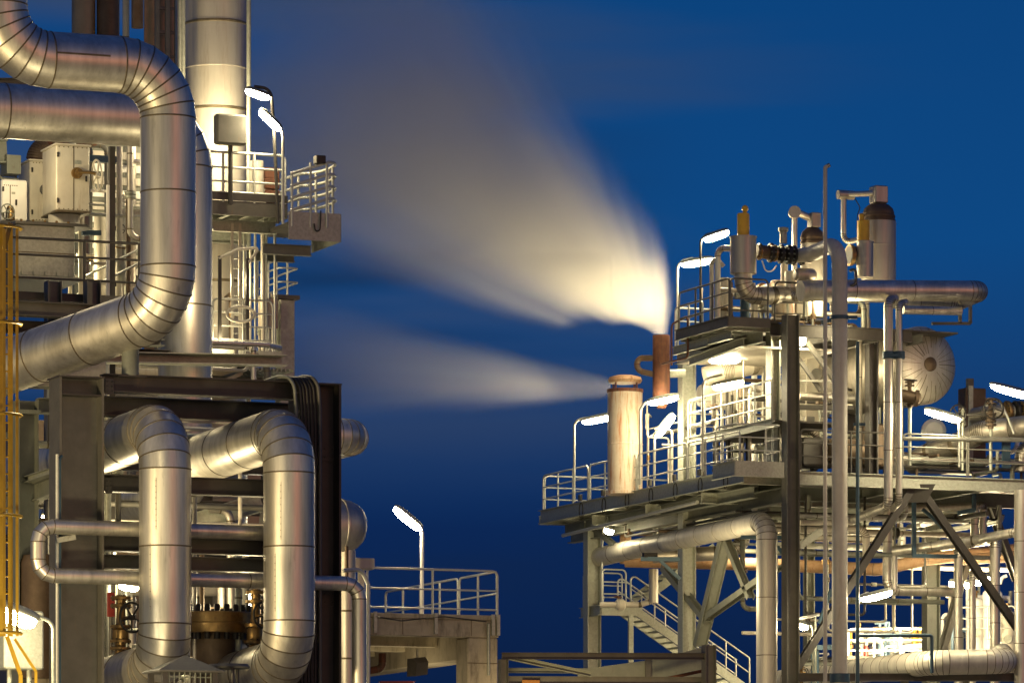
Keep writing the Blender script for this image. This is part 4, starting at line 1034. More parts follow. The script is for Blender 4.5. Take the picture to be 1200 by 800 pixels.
part(UD, 'beam', MB().ibeam((ux1-.1, uy0+6.2, ZU-.42), (ux1-.1, uy0+.3, ZU-.42), .3, .18), GALV)
part(UD, 'beam', MB().ibeam((ux0+.3, uy0+3.5, ZU-.38), (ux0+.3, uy0+.5, ZU-.38), .22, .16), GALV)
part(UD, 'beam', MB().ibeam((ux1+.1, uy0+.25, ZU-.22), (ux1+4.4, uy0+.25, ZU-.22), .34, .2), DARK)
part(UD, 'beam', MB().ibeam((ux1+.3, uy0+4.2, ZU-.26), (uR, uy0+4.2, ZU-.26), .34, .2), DARK)
part(UD, 'beam', MB().ibeam((ux1+.3, uy0+6.1, ZU-.30), (uR-.6, uy0+6.1, ZU-.30), .34, .2), DARK)
for i in range(4):
    part(UD, 'cross_beam', MB().ibeam((ux1+.9+i*1.3, uy0+.4, ZU-.24), (ux1+.9+i*1.3, uy0+6, ZU-.24), .24, .14), CHAR)
railing(UD, [Vector((ux0+.04, uy0+3.5, ZU)), Vector((ux0+.04, uy0+.05, ZU))], 1.1, 1.0, CHAR, .027, (.66, .34))
railing(UD, [Vector((ux0+.06, uy0+.03, ZU)), Vector((ux1-.06, uy0+.03, ZU))], 1.1, 1.2, CHAR, .027, (.5, .22))
a, b = onY(908, 372, uy0+.3), onY(945, 372, uy0+.3)
railing(UD, [Vector((a.x, uy0+.3, ZU)), Vector((b.x, uy0+.3, ZU))], 1.1, 1.2, CHAR, .027, (.5, .22))
# right tip of the upper deck: bracket frame
for (u0, v0, u1, v1) in ((1092, 379, 1137, 379), (1137, 379, 1137, 357), (1125, 357, 1125, 379)):
    part(UD, 'bracket', MB().bar(onY(u0, v0, uy0+2), onY(u1, v1, uy0+2), .08, .08, YA), CHAR)
# rear service deck with rails left of it
sx = 56.9; sy0, sy1 = onX(822, 398, sx).y, onX(790, 404, sx).y
zS = onX(822, 398, sx).z
RD = thing('access_platform', 'small rear service deck beside the rust-red stack', 'platform', (sx, sy0, zS))
part(RD, 'deck', MB().box((sx, sy0, zS-.06), (sx+2.5, sy1, zS)), MESHG)
part(RD, 'edge_channel', MB().channel(Vector((sx-.01, sy1, zS-.12)), Vector((sx-.01, sy0-.5, zS-.12)), .24, .08), GALV)
part(RD, 'beam', MB().ibeam((sx+.6, sy1+.3, zS-.35), (sx+.6, uy0+1, zS-.2), .24, .16), GALV)
railing(RD, [Vector((sx+.03, sy1-.02, zS)), Vector((sx+.03, sy0, zS))], 1.1, .9, RAIL, .027, (.66, .34))
railing(RD, [Vector((sx+2.4, sy1-.04, zS)), Vector((sx+.1, sy1-.04, zS))], 1.1, 1, RAIL, .027, (.66, .34))
rg = thing('guard_rail', 'rust-brown pipe guard bent beside the rust-red stack top', 'rail', onX(789, 425, sx-.1))
part(rg, 'rail', MB().tube([onX(787, 428, sx-.15), onX(787, 380, sx-.15), onX(806, 370, sx-.15), onX(806, 419, sx-.15), onX(774, 427, sx-.2)], .03, R=.15, n=8), RUST)

# mid walkway inclined rails between decks (bright lit)
wx = 57.9; w0, w1 = onX(905, 493, wx), onX(806, 513, wx); zW = (w0.z+w1.z)/2
WK = thing('access_platform', 'floodlit intermediate walkway between the two decks, behind the front columns', 'platform', (wx, w0.y, zW))
part(WK, 'edge_channel', MB().channel(Vector((wx, w1.y, zW-.1)), Vector((wx, w0.y, zW-.1)), .26, .08), GALV)
part(WK, 'deck', MB().box((wx+.09, w0.y, zW-.05), (wx+2.2, w1.y, zW)), MESHG)
railing(WK, [Vector((wx+.03, w1.y, zW)), Vector((wx+.03, w0.y+.1, zW))], 1.1, 1.1, RAIL, .027, (.66, .34))
railing(WK, [Vector((wx+2, w1.y, zW)), Vector((wx+.1, w1.y, zW))], 1.1, 1.1, RAIL, .027, (.66, .34))
for yy_ in (w0.y+.4, w1.y-.5):
    part(WK, 'leg', MB().box((wx+.2, yy_-.06, ZP+.003), (wx+.32, yy_+.06, zW-.052)), GALV)

# ---- vent stacks
D1 = 147.5; s1 = at(732.5, 577, D1); r_1 = 20.5*D1/F
ST1 = thing('vent_stack', 'stout rust-stained white vent stack venting steam sideways under its cap', 'stack', (s1.x, s1.y, ZP))
h1 = at(732, 456, D1).z - ZP
part(ST1, 'shell', MB().lathe([(0,.003),(r_1*1.12,.003),(r_1*1.12,.09),(r_1,.1),(r_1,h1*.47),(r_1+.012,h1*.472),(r_1+.012,h1*.48),(r_1,h1*.482),(r_1,h1),(r_1-.03,h1),(r_1-.03,h1-.4),(0,h1-.4)], Vector((s1.x, s1.y, ZP)), UPV, 40), RWHITE)
hc = at(733, 448, D1).z - ZP
part(ST1, 'cap', MB().lathe([(0,hc-.02),(r_1*.9,hc-.02),(r_1*.98,hc+.06),(r_1*.9,hc+.15),(r_1*.5,hc+.2),(0,hc+.22)], Vector((s1.x, s1.y, ZP)), UPV, 36), RUSTP)
for k in range(4):
    a_ = k*math.pi/2+.5; q = Vector((s1.x+r_1*.85*math.cos(a_), s1.y+r_1*.85*math.sin(a_), ZP))
    part(ST1, 'cap_strut', MB().box((q.x-.02, q.y-.02, ZP+h1-.1), (q.x+.02, q.y+.02, ZP+hc-.022)), RUST)
part(ST1, 'rim', MB().lathe([(r_1+.003,h1-.10),(r_1+.022,h1-.095),(r_1+.022,h1-.005),(r_1+.003,h1)], Vector((s1.x, s1.y, ZP)), UPV, 36), RUST)
D2 = 146.0; s2 = at(775, 468, D2); r_2 = 10.2*D2/F
ST2 = thing('vent_stack', 'slim rust-red vent stack blowing the tall steam plume', 'stack', (s2.x, s2.y, s2.z))
h2 = at(775, 393, D2).z - s2.z
part(ST2, 'shell', MB().lathe([(0,-.25),(r_2*.5,-.25),(r_2,0),(r_2,h2),(r_2-.02,h2),(r_2-.02,h2-.5),(0,h2-.5)], Vector((s2.x, s2.y, s2.z)), UPV, 32), RUST)
part(ST2, 'side_loop', MB().pipe([at(768, 439, D2), at(746.5, 434, D2+.2), at(746.5, 419.5, D2+.2), at(768, 419.5, D2)], .085, .26, k=6, n=18, lob=False), [BROWND, RUST])
part(ST2, 'feed_pipe', MB().tube([at(775, 438, D2+.2), at(803, 437, D2+.3)], .12, n=16), GALV)

# ---- lamps of the right unit
def rl(name, label, u, v, D, du, dv, L, w, pole, mat=RAIL, lens=LENS, **kw):
    def p3(q): return at(q[0], q[1], q[2] if len(q) > 2 else D)
    return lampfix(name, label, at(u, v, D), at(u+du, v+dv, D)-at(u-du, v-dv, D), L, w, [p3(q) for q in pole] if pole else None, mat=mat, lens=lens, **kw)
rl('floodlight', 'highest floodlight of the unit, on a hooked dark pole left of the yellow-topped vessel', 839, 275, 142.3, 12, -4, .74, .34, [(821,388),(821,330),(821,282),(827,275),(844,271)], DARK, LENSX)
rl('floodlight', 'floodlight next to the steam plume on the rear service deck', 817, 306, 146.3, 14, -2.5, .9, .36, [(794,400),(794,330),(794,312),(800,305),(812,302)], RAIL, LENSX)
rl('floodlight', 'long floodlight reaching across the stout white stack on the main deck rail', 708, 488, 150.6, 25, -5, 1.36, .3, [(673,588),(673,540),(673,496),(679,491),(690,489)], RAIL)
rl('floodlight', 'floodlight glowing just below the rust-red stack', 777, 467, 145.0, 14, -3, .9, .36, [(750,568),(750,500),(750,480),(756,471),(768,467)], RAIL)
rl('floodlight', 'steeply tilted floodlight between the two vent stacks, low on the main deck', 778, 498, 146.0, 10, -12, .85, .36, [(767,560),(767,535),(767,512)], RAIL, LENSD)
rl('floodlight', 'upper of the paired floodlights under the upper deck', 849, 420, 143.6, 15, -.3, .9, .4, [(868,398),(868,409),(862,413),(852,416)], RAIL, LENSD)
rl('floodlight', 'lower of the paired floodlights under the upper deck, on a tall bent rail pole', 853, 449, 142.4, 15, -3, .9, .4, [(823.5,552,141.8),(823.5,500,141.8),(823.5,450,141.8),(829,443),(846,439)], RAIL, LENSD)
rl('floodlight', 'round small floodlight beside the dark front column under the upper deck', 938, 396, 141.2, 7, 1.5, .34, .3, [(952,374),(952,390),(942,393)], GALV, hh=.14)
rl('floodlight', 'floodlight in front of the drum saddle on the right front rail', 1105, 485, 141.6, 18, 5, 1.05, .42, [(1124,547),(1124,520),(1124,495),(1117,490)], RAIL, LENSD)
rl('floodlight', 'big floodlight at the edge of the unit above the clad pipe valves', 1190, 458, 138.5, 26, 7, 1.4, .5, [(1222,560),(1222,500),(1222,468),(1208,459)], GALV)
rl('small_floodlight', 'small floodlight under the far end of the main deck', 714, 620, 150.5, 4, 1, .3, .2, [(712,606),(712,616)], GREY, LENSD)
rl('floodlight', 'floodlight under the deck reaching from a pale post over the blue pipe manifold', 1027, 696, 139.2, 16, -4, .9, .36, [(1004,800),(1004,740),(1004,702),(1010,697),(1018,694)], WHITE)
rl('small_floodlight', 'small hooked floodlight low beside the dark front column', 940, 731, 141.5, 7, 2, .38, .24, [(953,800),(953,760),(953,738),(950,729),(944,727)], GREY)
for i, (u, v, lab) in enumerate(((1117,682,'round work light first in the row below the rusty pipe'),(1135,683,'round work light second in the row, in front of a clad riser'),(1146,680,'round work light third in the row, touching the dark diagonal brace'),(1158,676,'round work light last in the row, past the dark diagonal brace'))):
    rl('work_light', lab, u, v, 147.5, 4, .5, .24, .24, [(u+2, v-14), (u+2, v-4)], GREY, LENS, hh=.1)
# ================================================================= RIGHT UNIT: vessels and pipes
def A(u, v, D): return at(u, v, D)
def rpx(n, D): return n*D/F
def ppipe(name, label, pts, r_px, D, R=None, mat=CLAD, seam=1.5, n=22, k=6, lob=True, smat=SEAM, cat='pipe', bead=True, group=None):
    pp = [at(p[0], p[1], p[2] if len(p) > 2 else D) for p in pts]
    r = rpx(r_px, D); mb = MB()
    mb.pipe(pp, r, R if R is not None else r*2.6, k=k, seam=seam, n=n, lob=lob, bead=bead)
    return solo(name, label, cat, mb, [mat, smat], group)
def ground(u, D): return (u, HV + ZC*F/D, D)          # pixel row where z = 0

# gooseneck standpipe in front
gp_ = thing('standpipe', 'tall pale standpipe with a gooseneck top bending into the valve train', 'pipe', A(*ground(984, 138)))
r = rpx(9.2, 138)
part(gp_, 'pipe', MB().pipe([A(*ground(984, 138)), A(984, 283, 138), A(950, 298, 139.6), A(938, 299.5, 140.4)], r, .62, k=7, seam=None, n=28, lob=False, bead=False), [CREAM, SEAM])
part(gp_, 'clamp', MB().lathe([(r+.004,-.05),(r+.03,-.05),(r+.03,.05),(r+.004,.05)], A(984, 372, 138), UPV, 24), BLUE)
part(gp_, 'clamp_arm', MB().bar(A(962, 378, 138), A(974, 375, 138), .08, .1), BLUE)
part(gp_, 'clamp_arm', MB().bar(A(993.5, 372, 138), A(1004, 372, 138.2), .06, .1), BLUE)
part(gp_, 'clamp', MB().lathe([(r+.004,-.12),(r+.06,-.12),(r+.06,.12),(r+.004,.12)], A(984, 794, 138), UPV, 24), BLUE)
ms = thing('mast', 'very thin mast with a small hook at its tip, standing before the gooseneck pipe', 'mast', A(*ground(967, 137.2)))
part(ms, 'pole', MB().tube([A(*ground(967, 137.2)), A(967, 199, 137.2), A(967, 196, 137.2), A(972, 193.5, 137.2)], .055, R=.05, n=10), CREAM)
part(ms, 'tip', MB().bar(A(969.5, 194.6, 137.2), A(972.5, 193, 137.2), .09, .09), BLACK)
bp = thing('conduit', 'thin dark blue conduit running down past the gooseneck standpipe', 'conduit', A(*ground(1005, 138.4)))
part(bp, 'tube', MB().tube([A(*ground(1005, 138.4)), A(1005, 400, 138.4)], .05, n=8), BLUE)
part(bp, 'bracket', MB().bar(A(1000, 497, 138.4), A(1014, 497, 138.4), .06, .08), BLUE)

# vessel helper
def vessel(name, label, u, D, rp, v0, v1, mat, extra=None, dome=None, n=36, cat='vessel', seams=()):
    q = A(u, v0, D); r = rpx(rp, D); h = A(u, v1, D).z - q.z
    t = thing(name, label, cat, q)
    prof = [(0,0),(r,0)]
    for s_ in seams:
        zz = A(u, s_, D).z - q.z; prof += [(r,zz-.02),(r+.008,zz-.015),(r+.008,zz+.015),(r,zz+.02)]
    prof += [(r,h)]
    if dome == 'flat': prof += [(r+.02,h),(r+.02,h+.04),(0,h+.05)]
    else: prof += [(0,h)]
    part(t, 'shell', MB().lathe(prof, q, UPV, n), mat); return t, q, r, h
# left relief silencer with yellow cap
t, q, r, h = vessel('relief_silencer', 'silver cylinder with an amber cap and knob at the front corner of the upper deck', 871, 139.9, 15.3, 321, 279, CLAD2, dome='flat')
part(t, 'amber_cap', MB().lathe([(0,h+.051),(rpx(7.2,139.9),h+.051),(rpx(7.2,139.9),h+.64),(rpx(6.6,139.9),h+.67),(0,h+.67)], q, UPV, 28), AMBER)
part(t, 'knob', MB().lathe([(0,h+.67),(.06,h+.67),(.06,h+.74),(.10,h+.78),(.08,h+.86),(.03,h+.9),(0,h+.9)], q+Vector((.05,0,0)), UPV, 14), AMBER)
part(t, 'outlet_elbow', MB().pipe([q+UPV*.02, A(871, 347, 139.9), A(905, 346, 140.3), A(935, 345, 140.9)], rpx(10.5,139.9), .42, k=6, n=24), [CLAD2, SEAM])
part(t, 'drain_pipe', MB().pipe([A(858, 291, 140.3), A(841, 291, 140.6), A(841, 372, 140.6)], rpx(3.6,140), .2, n=16), [CLAD, SEAM])
part(t, 'drain_pipe', MB().pipe([A(848, 312, 141.6), A(834, 296, 141.6), A(834, 385, 141.6)], rpx(2.6,140), .12, n=14), [CREAM, SEAM])
# valve train
vt_ = thing('valve_train', 'dark flanged valve train between the amber-capped silencer and the gooseneck pipe', 'valve', A(887, 296, 140.1))
ax = (A(950, 300, 140.6)-A(887, 296, 140.1)).normalized()
part(vt_, 'spool', MB().pipe([A(886, 294.5, 140.1), A(950, 301, 140.7)], rpx(8,140), n=20, bead=False), BROWND)
for u, w in ((890,.05),(903,.07),(908,.05),(915,.07),(924,.1),(930,.07),(940,.06)):
    flange(vt_, A(u, 294.5+(u-886)*.1, 140.15), ax, rpx(11.5 if w > .05 else 10, 140), w, BLACK if w > .05 else BRNZ, 10, GALV)
part(vt_, 'actuator', MB().lathe([(0,0),(.10,0),(.10,.3),(.14,.34),(.14,.42),(0,.45)], A(918, 285, 140.1), UPV, 14), GALV)
part(vt_, 'cable', MB().tube([A(893, 305, 140), A(897, 318, 140), A(905, 318, 140), A(910, 311, 140)], .02, R=.15, n=6), WHITE)
# middle brown-domed vessel with side pipes
t, q, r, h = vessel('relief_silencer', 'cream cylinder with a brown dome, half hidden behind the gooseneck standpipe', 952, 142.5, 14, 372, 286, CREAM, seams=(330,))
part(t, 'dome', MB().lathe([(0,h+.004),(r*1.04,h+.004),(r*1.04,h+.06),(r*.98,h+.08),(r*.98,h+.14),(r*1.02,h+.15),(r*1.02,h+.2),(r*.86,h+.34),(r*.5,h+.45),(0,h+.48)], q, UPV, 32), BROWND)
part(t, 'neck_box', MB().bbox(q+Vector((-.1,-.2,h+.46)), q+Vector((.18,.15,h+.86)), .02), CLAD2)
part(t, 'top_pipe', MB().pipe([q+Vector((.05,0,h+.68)), A(932, 248, 142.3)], .1, n=16), [CLAD, SEAM])
part(t, 'tee_cap', MB().lathe([(0,-.14),(.17,-.14),(.17,.14),(0,.14)], A(931, 249, 142.2), FW, 20), CLAD2)
part(t, 'down_pipe', MB().pipe([A(931, 250, 142.3), A(931, 372, 142.3)], rpx(3.4,142), n=16, seam=1.2), [CLAD, SEAM])
# big right vessel
t, q, r, h = vessel('relief_vessel', 'tall pale cylinder with a brown domed top and box vent, highest on the upper deck', 1029.5, 141.5, 20.5, 352, 260, TOWER, seams=(288,))
part(t, 'dome', MB().lathe([(0,h+.004),(r*.98,h+.004),(r*.98,h+.05),(r*.93,h+.06),(r*.93,h+.1),(r*.96,h+.11),(r*.96,h+.17),(r*.9,h+.19),(r*.9,h+.25),(r*.82,h+.36),(r*.6,h+.46),(r*.3,h+.52),(0,h+.53)], q, UPV, 36), BROWND)
part(t, 'vent_box', MB().bbox(q+Vector((-.2,-.22,h+.5)), q+Vector((.2,.2,h+.98)), .03), CLAD2)
part(t, 'vent_arm', MB().pipe([q+Vector((-.15,0,h+.78)), A(986, 228, 141.6)], rpx(3.4,141), n=16), [CLAD, SEAM])
part(t, 'tee', MB().lathe([(0,-.24),(.13,-.24),(.13,.24),(0,.24)], A(991, 228.5, 141.6), XA, 20), CLAD2)
part(t, 'down_pipe', MB().pipe([A(988.5, 229, 141.6), A(988.5, 284, 141.6), A(1006, 281, 141.4)], rpx(3.4,141), .2, n=16), [CLAD, SEAM])
part(t, 'wire', MB().tube([A(1002, 233, 141.4), A(1008, 243, 141.3), A(1005, 252, 141.3), A(1004, 268, 141.2)], .014, R=.1, n=6), BLACK)
t, q, r, h = vessel('relief_silencer', 'silver cylinder with an amber cap in front of the tallest brown-domed vessel', 1013.5, 140.3, 9.8, 325, 284.5, CLAD2, dome='flat')
part(t, 'amber_cap', MB().lathe([(0,h+.051),(rpx(7.4,140.3),h+.051),(rpx(7.4,140.3),h+.60),(0,h+.62)], q+Vector((-.05,0,0)), UPV, 28), AMBER)
part(t, 'knob', MB().lathe([(0,h+.62),(.07,h+.62),(.08,h+.76),(.04,h+.8),(0,h+.8)], q+Vector((-.1,0,0)), UPV, 12), AMBER)
part(t, 'flange', MB().lathe([(0,-.14),(.24,-.14),(.24,.14),(0,.14)], A(1000, 299, 140.4), XA, 20), BLACK)
part(t, 'flange', MB().lathe([(0,-.05),(.29,-.05),(.29,.05),(0,.05)], A(996.5, 299, 140.4), XA, 20), BRNZ)
# horizontal header with a rounded far end
hb_ = A(1148, 341, 140.2)
ppipe('header_pipe', 'long silver header pipe crossing in front of the tallest vessel, far end bent away', [(938, 341, 138.9), (1000, 340, 139.5), (1147.5, 341, 140.6), (1120, 353, 144)], 12.2, 140, .34, CLAD, 1.6, 28)
ppipe('header_pipe', 'shorter silver header pipe tucked under the long one', [(1040, 352, 141.6), (1118, 353, 142.3), (1126, 352, 143.5)], 9.5, 141, .3, CLAD, .9, 24)
ppipe('header_pipe', 'slim lit header pipe lowest in the stack under the upper deck tip', [(1058, 363, 141.2), (1126, 364.5, 141.9)], 5, 141, .2, CLAD, 1.2, 18)
ppipe('elbow_pipe', 'silver elbow pipe on the upper deck left of the gooseneck standpipe', [(926, 318, 140.6), (926, 348, 140.6), (945, 346, 140.4), (972, 336, 139.6)], 6.4, 140, .3, CLAD, .8, 20)
sl = thing('silencer_drum', 'small horizontal silver drum beside the dome behind the upper deck rail', 'drum', A(943, 330, 140.2))
part(sl, 'shell', MB().lathe([(0,-.32),(.12,-.31),(.17,-.26),(.18,-.2),(.18,.2),(.17,.26),(.12,.31),(0,.32)], A(943, 322, 140.2), XA, 24), CLAD2)
part(sl, 'support', MB().tube([A(943, 326, 140.2), A(943, 371, 140.2)], .05, n=8), GALV)
vessel('drum', 'rust-stained white drum low behind the upper deck rail', 918, 141.8, 14, 371, 331, RWHITE, dome='flat')
ppipe('standpipe', 'blue standpipe section behind the front corner of the upper deck rail', [(873, 372, 140.8), (873, 341, 140.8)], 5.6, 140.8, None, BLUE, None, 18)
ppipe('standpipe', 'pale stub pipe rising behind the valve train to the rust-stained drum', [(919, 331, 141.2), (919, 305, 141.2)], 4.2, 141, None, CREAM, None, 16)
ppipe('standpipe', 'pale lit pipe stub right behind the blue standpipe section', [(884, 372, 141.6), (884, 340, 141.6)], 4.5, 141, None, CREAM, None, 16)
vessel('drum', 'cream drum with amber plug behind the corner of the upper deck', 848, 142.4, 9, 385, 328, CREAM, dome='flat')
ppipe('bent_tube', 'dark rounded tube loop beside the amber-capped vessel and long header', [(996, 318, 139.2), (1003, 306, 139.2), (1003, 335, 139.2), (996, 335, 139.2)], 1.9, 139, .14, CHAR, None, 10, bead=False)

# twin clad downcomers
for u, rp, vt0, vb0, lab in ((1041, 5.4, 352, 592, 'wider of two clad downcomers joined by dark clamps, turning left under the deck'), (1053.5, 3.9, 356, 588, 'narrower of two clad downcomers joined by dark clamps')):
    pts = [(u+8, vt0-2, 139.6), (u, vt0, 139.3), (u, vb0, 139.3)] + ([(1000, 609, 141.5)] if u < 1050 else [(1046, 596, 141)])
    ppipe('downcomer_pipe', lab, pts, rp, 139.3, .22, CLAD, 1.2, 20)
ck_ = thing('pipe_clamp', 'dark blue double clamp joining the two clad downcomers', 'clamp', A(1047, 416, 139))
for u in (1041, 1053.5):
    part(ck_, 'ring', MB().lathe([(rpx(6 if u < 1050 else 4.5,139.3),-.1),(rpx(7,139.3),-.1),(rpx(7,139.3),.1),(rpx(6 if u < 1050 else 4.5,139.3),.1)], A(u, 416, 139.3), UPV, 20), BLUE)
part(ck_, 'bar', MB().bar(A(1036, 416, 138.95), A(1058, 416, 138.95), .04, .07), BLUE)

# drum with radial-seamed head
dD = 143.5; hc_ = A(1079, 428.5, dD); R_ = 45.5*dD/F
DR = thing('pressure_drum', 'big horizontal drum showing its round head with radial panel seams', 'drum', (hc_.x, hc_.y, ZP))
axd = Vector((.10, -1, .0)).normalized()
axd = (Matrix.Rotation(rad(8), 3, 'Z') @ Vector((0,-1,0)))
pr = [(0,-4.6),(R_*.7,-4.4),(R_,-4.0),(R_,-.02),(R_+.012,0),(R_+.012,.04),(R_,.05)]
for i in range(1, 11):
    a_ = i/10*math.pi/2; pr.append((R_*math.cos(a_)**.8 if i < 10 else 0, .05+.42*math.sin(a_)))
part(DR, 'shell', MB().lathe(pr, hc_, axd, 48), CLAD2)
u_ = axd.cross(UPV).normalized(); w_ = u_.cross(axd)
for i in range(26):
    a_ = 2*math.pi*(i+random.uniform(-.13,.13))/26; o = u_*math.cos(a_)+w_*math.sin(a_)
    mb = MB(); pts = []
    for j in range(2, random.choice((8, 9, 10, 10))):
        an = j/10*math.pi/2*.97; pts.append(hc_ + o*(R_*max(0,math.cos(an))**.8+.003) + axd*(.055+.42*math.sin(an)))
    mb.tube(pts, random.choice((.005,.007,.01)), R=.01, n=5, k=1); part(DR, 'panel_seam', mb, SEAM)
part(DR, 'hub', MB().lathe([(0,.44),(.20,.44),(.20,.5),(.13,.56),(0,.58)], hc_, axd, 24), BROWND)
sz = hc_.z - R_*.7
sq = hc_ - axd*.8
part(DR, 'saddle', MB().bbox((sq.x-.62, sq.y-.15, ZP+.003), (sq.x-.1, sq.y+.15, sz), .02), DARK)
sq = hc_ - axd*3.4
part(DR, 'saddle', MB().bbox((sq.x-.5, sq.y-.15, ZP+.003), (sq.x+.3, sq.y+.15, sz), .02), DARK)
tv = valve('gate_valve', 'black handwheel valve in front of the drum head', A(1066, 478, 141.2), A(1066, 446, 141.2), .13, (0,-.2,1), BROWND, .18, .3)
part(tv, 'support', MB().tube([A(1066, 478, 141.2), A(1066, 545, 141.2)], .05, n=8), GALV)
part(tv, 'outlet', MB().pipe([A(1056, 463, 141.2), A(1076, 467, 140.9)], .17, n=20), [BROWND, BLACK])
part(tv, 'outlet_flange', MB().lathe([(0,-.04),(.23,-.04),(.23,.04),(0,.04)], A(1074, 466.6, 140.92), (1,-.3,-.1), 20), BROWND)

# equipment between decks behind the front column
vessel('exchanger_shell', 'floodlit cream vessel between the decks right behind the dark front column', 951, 146.5, 17, 548, 396, CREAM, seams=(440, 500))
solo('oval_hatch', 'dark oval hatch on the floodlit cream vessel', 'hatch', MB().lathe([(0,-.02),(.16,-.02),(.16,.02),(0,.02)], A(957, 438, 145.9), -FW, 24), CHAR)
ppipe('header_pipe', 'horizontal silver pipe crossing behind the gooseneck standpipe at mid height', [(936, 464, 142), (1000, 466, 142.6)], 5, 142, None, CLAD, .9, 18)
diag_t = thing('brace', 'crossed dark struts under the upper deck beside the round small floodlight', 'brace', A(960, 440, 141.6))
part(diag_t, 'strut', MB().bar(A(946, 401, 141.6), A(978, 446, 141.6), .12, .12, YA), CHAR)
part(diag_t, 'strut', MB().bar(A(933, 416, 142.0), A(962, 458, 142.0), .10, .10, YA), CHAR)
part(diag_t, 'tie', MB().bar(A(936, 477, 141.8), A(1000, 478, 141.9), .12, .2, YA), CHAR)
part(diag_t, 'tie', MB().bar(A(936, 446, 141.9), A(976, 446.5, 141.9), .05, .06, YA), RAIL)
ins = thing('equipment_skid', 'dim skid of dark machinery behind the right front railing', 'machine', A(965, 548, 143))
part(ins, 'block', MB().bbox(A(940, 545, 142.5), A(972, 516, 143.6), .05), CHAR)
part(ins, 'block', MB().bbox(A(1014, 545, 143.5), A(1034, 500, 144.6), .05), BROWND)
part(ins, 'motor', MB().lathe([(0,-.5),(.3,-.5),(.33,-.4),(.33,.4),(.3,.5),(0,.5)], A(992, 528, 142.8), XA, 24), BROWND)
part(ins, 'pipe', MB().pipe([A(938, 505, 143), A(958, 505, 143), A(958, 545, 143)], .1, .25, n=14), [CLAD2, SEAM])
for (u, w, v0, v1, D, mt, nm) in ((1008, 2.6, 552, 384, 141.9, CREAM, 'bright thin riser against the black steel column'), (1021, 3.8, 552, 386, 143, BLACK, 'black riser with a chain drop between the decks'), (1027.5, 2.2, 510, 386, 142, CHAR, 'thin dark riser left of the clad downcomers'), (979, 3.0, 552, 384, 143.2, CREAM, 'pale riser hidden partly by the gooseneck standpipe'), (897, 4.5, 545, 400, 146, CREAM, 'floodlit riser behind the lit rear column'), (884, 3.5, 520, 405, 147, WHITE, 'white riser deep between the decks'), (868, 2.6, 505, 430, 147, RWHITE, 'rust-stained short riser beside the paired floodlights')):
    q = A(u, v0, D); q2 = A(u, v1, D)
    solo('riser_pipe', nm, 'pipe', MB().pipe([Vector((q.x,q.y,ZP+.003)), q2], rpx(w, D), seam=1.3, n=14), [mt, SEAM])
pb_ = thing('exchanger_shell', 'horizontal floodlit white exchanger behind the walkway rails', 'vessel', A(870, 470, 147.5))
part(pb_, 'shell', MB().lathe([(0,-1.6),(.3,-1.55),(.38,-1.4),(.38,1.2),(.46,1.2),(.46,1.32),(.38,1.32),(.38,1.5),(.2,1.62),(0,1.64)], A(878, 466, 147.5), XA, 28), CREAM)
for u in (860, 895):
    part(pb_, 'saddle', MB().box(A(u, 552, 147.6), A(u+6, 478, 147.9)), GALV)
pb2 = thing('header_pipe', 'short fat clad pipe section above the lower paired floodlight', 'pipe', A(860, 435, 145.5))
part(pb2, 'cladding', MB().pipe([A(826, 441, 145.2), A(850, 434, 145.3), A(880, 428, 145.8), A(900, 428, 146.4)], .28, .5, n=22, seam=.8), [CREAM, SEAM])
uw = thing('soffit_panel', 'pale underside panel below the upper deck near the paired floodlights', 'panel', A(860, 400, 144))
part(uw, 'panel', MB().box((ux1-.3, uy0+1.2, ZU-.62), (ux1+2.6, uy0+5.6, ZU-.56)), CREAM)

# right middle: exchanger stack, valves and clad pipes
bx_ = thing('brown_stack', 'square brown stack with a thin pole rising above the right railing', 'stack', A(1139, 550, 147))
part(bx_, 'stack', MB().bbox(A(1131.5, 550, 147), A(1146.5, 457, 147.7), .02), BROWND)
part(bx_, 'pole', MB().box(A(1134.5, 456.8, 147), A(1138.5, 444, 147.2)), CHAR)
part(bx_, 'corner_post', MB().box(A(1135.5, 552, 145.5), A(1139.5, 452, 145.6)), GALV)
ppipe('clad_pipe', 'large clad pipe rising from low left to the right edge behind the railing', [(1066, 543, 146), (1092, 530, 145.4), (1122, 520, 144.5), (1150, 506, 143.8), (1215, 498, 143)], 13, 144, .7, CLAD2, .9, 26)
ppipe('clad_pipe', 'clad pipe with dark flanges on top of the larger one at the right edge', [(1142, 488, 145), (1160, 484, 144.5), (1215, 482, 144)], 10, 144, .5, CLAD2, .35, 24)
tw_ = valve('gate_valve', 'black handwheel valve facing the camera on the right edge clad pipes', A(1161, 502, 142.6), A(1161, 466, 142.6), .15, (-.2,-.97,0), BROWND, .28, .3)
part(tw_, 'support', MB().tube([A(1161, 502, 142.7), A(1161, 551, 142.7)], .05, n=8), GALV)
tw2 = valve('gate_valve', 'black handwheel valve seen edge-on beside the brown stack', A(1128, 500, 143), A(1128, 478, 143), .1, (-.85,-.5,0), GALV, .27, .25)
part(tw2, 'support', MB().tube([A(1128, 500, 143), A(1128, 551, 143)], .04, n=8), GALV)
part(tw2, 'spindle', MB().tube([A(1128, 486, 143), A(1160, 486, 143)], .035, n=8), CHAR)
for u, m_ in ((1180, BRNZ), (1190, BLACK), (1196, BRNZ)):
    fo = thing('pipe_flange', {1180:'bronze pipe flange nearest the handwheel on the right edge pipe',1190:'black pipe flange between two bronze ones at the right edge',1196:'bronze pipe flange right at the picture edge'}[u], 'flange', A(u, 483, 143.9))
    flange(fo, A(u, 483, 144.1), XA, .33, .09, m_, 10)
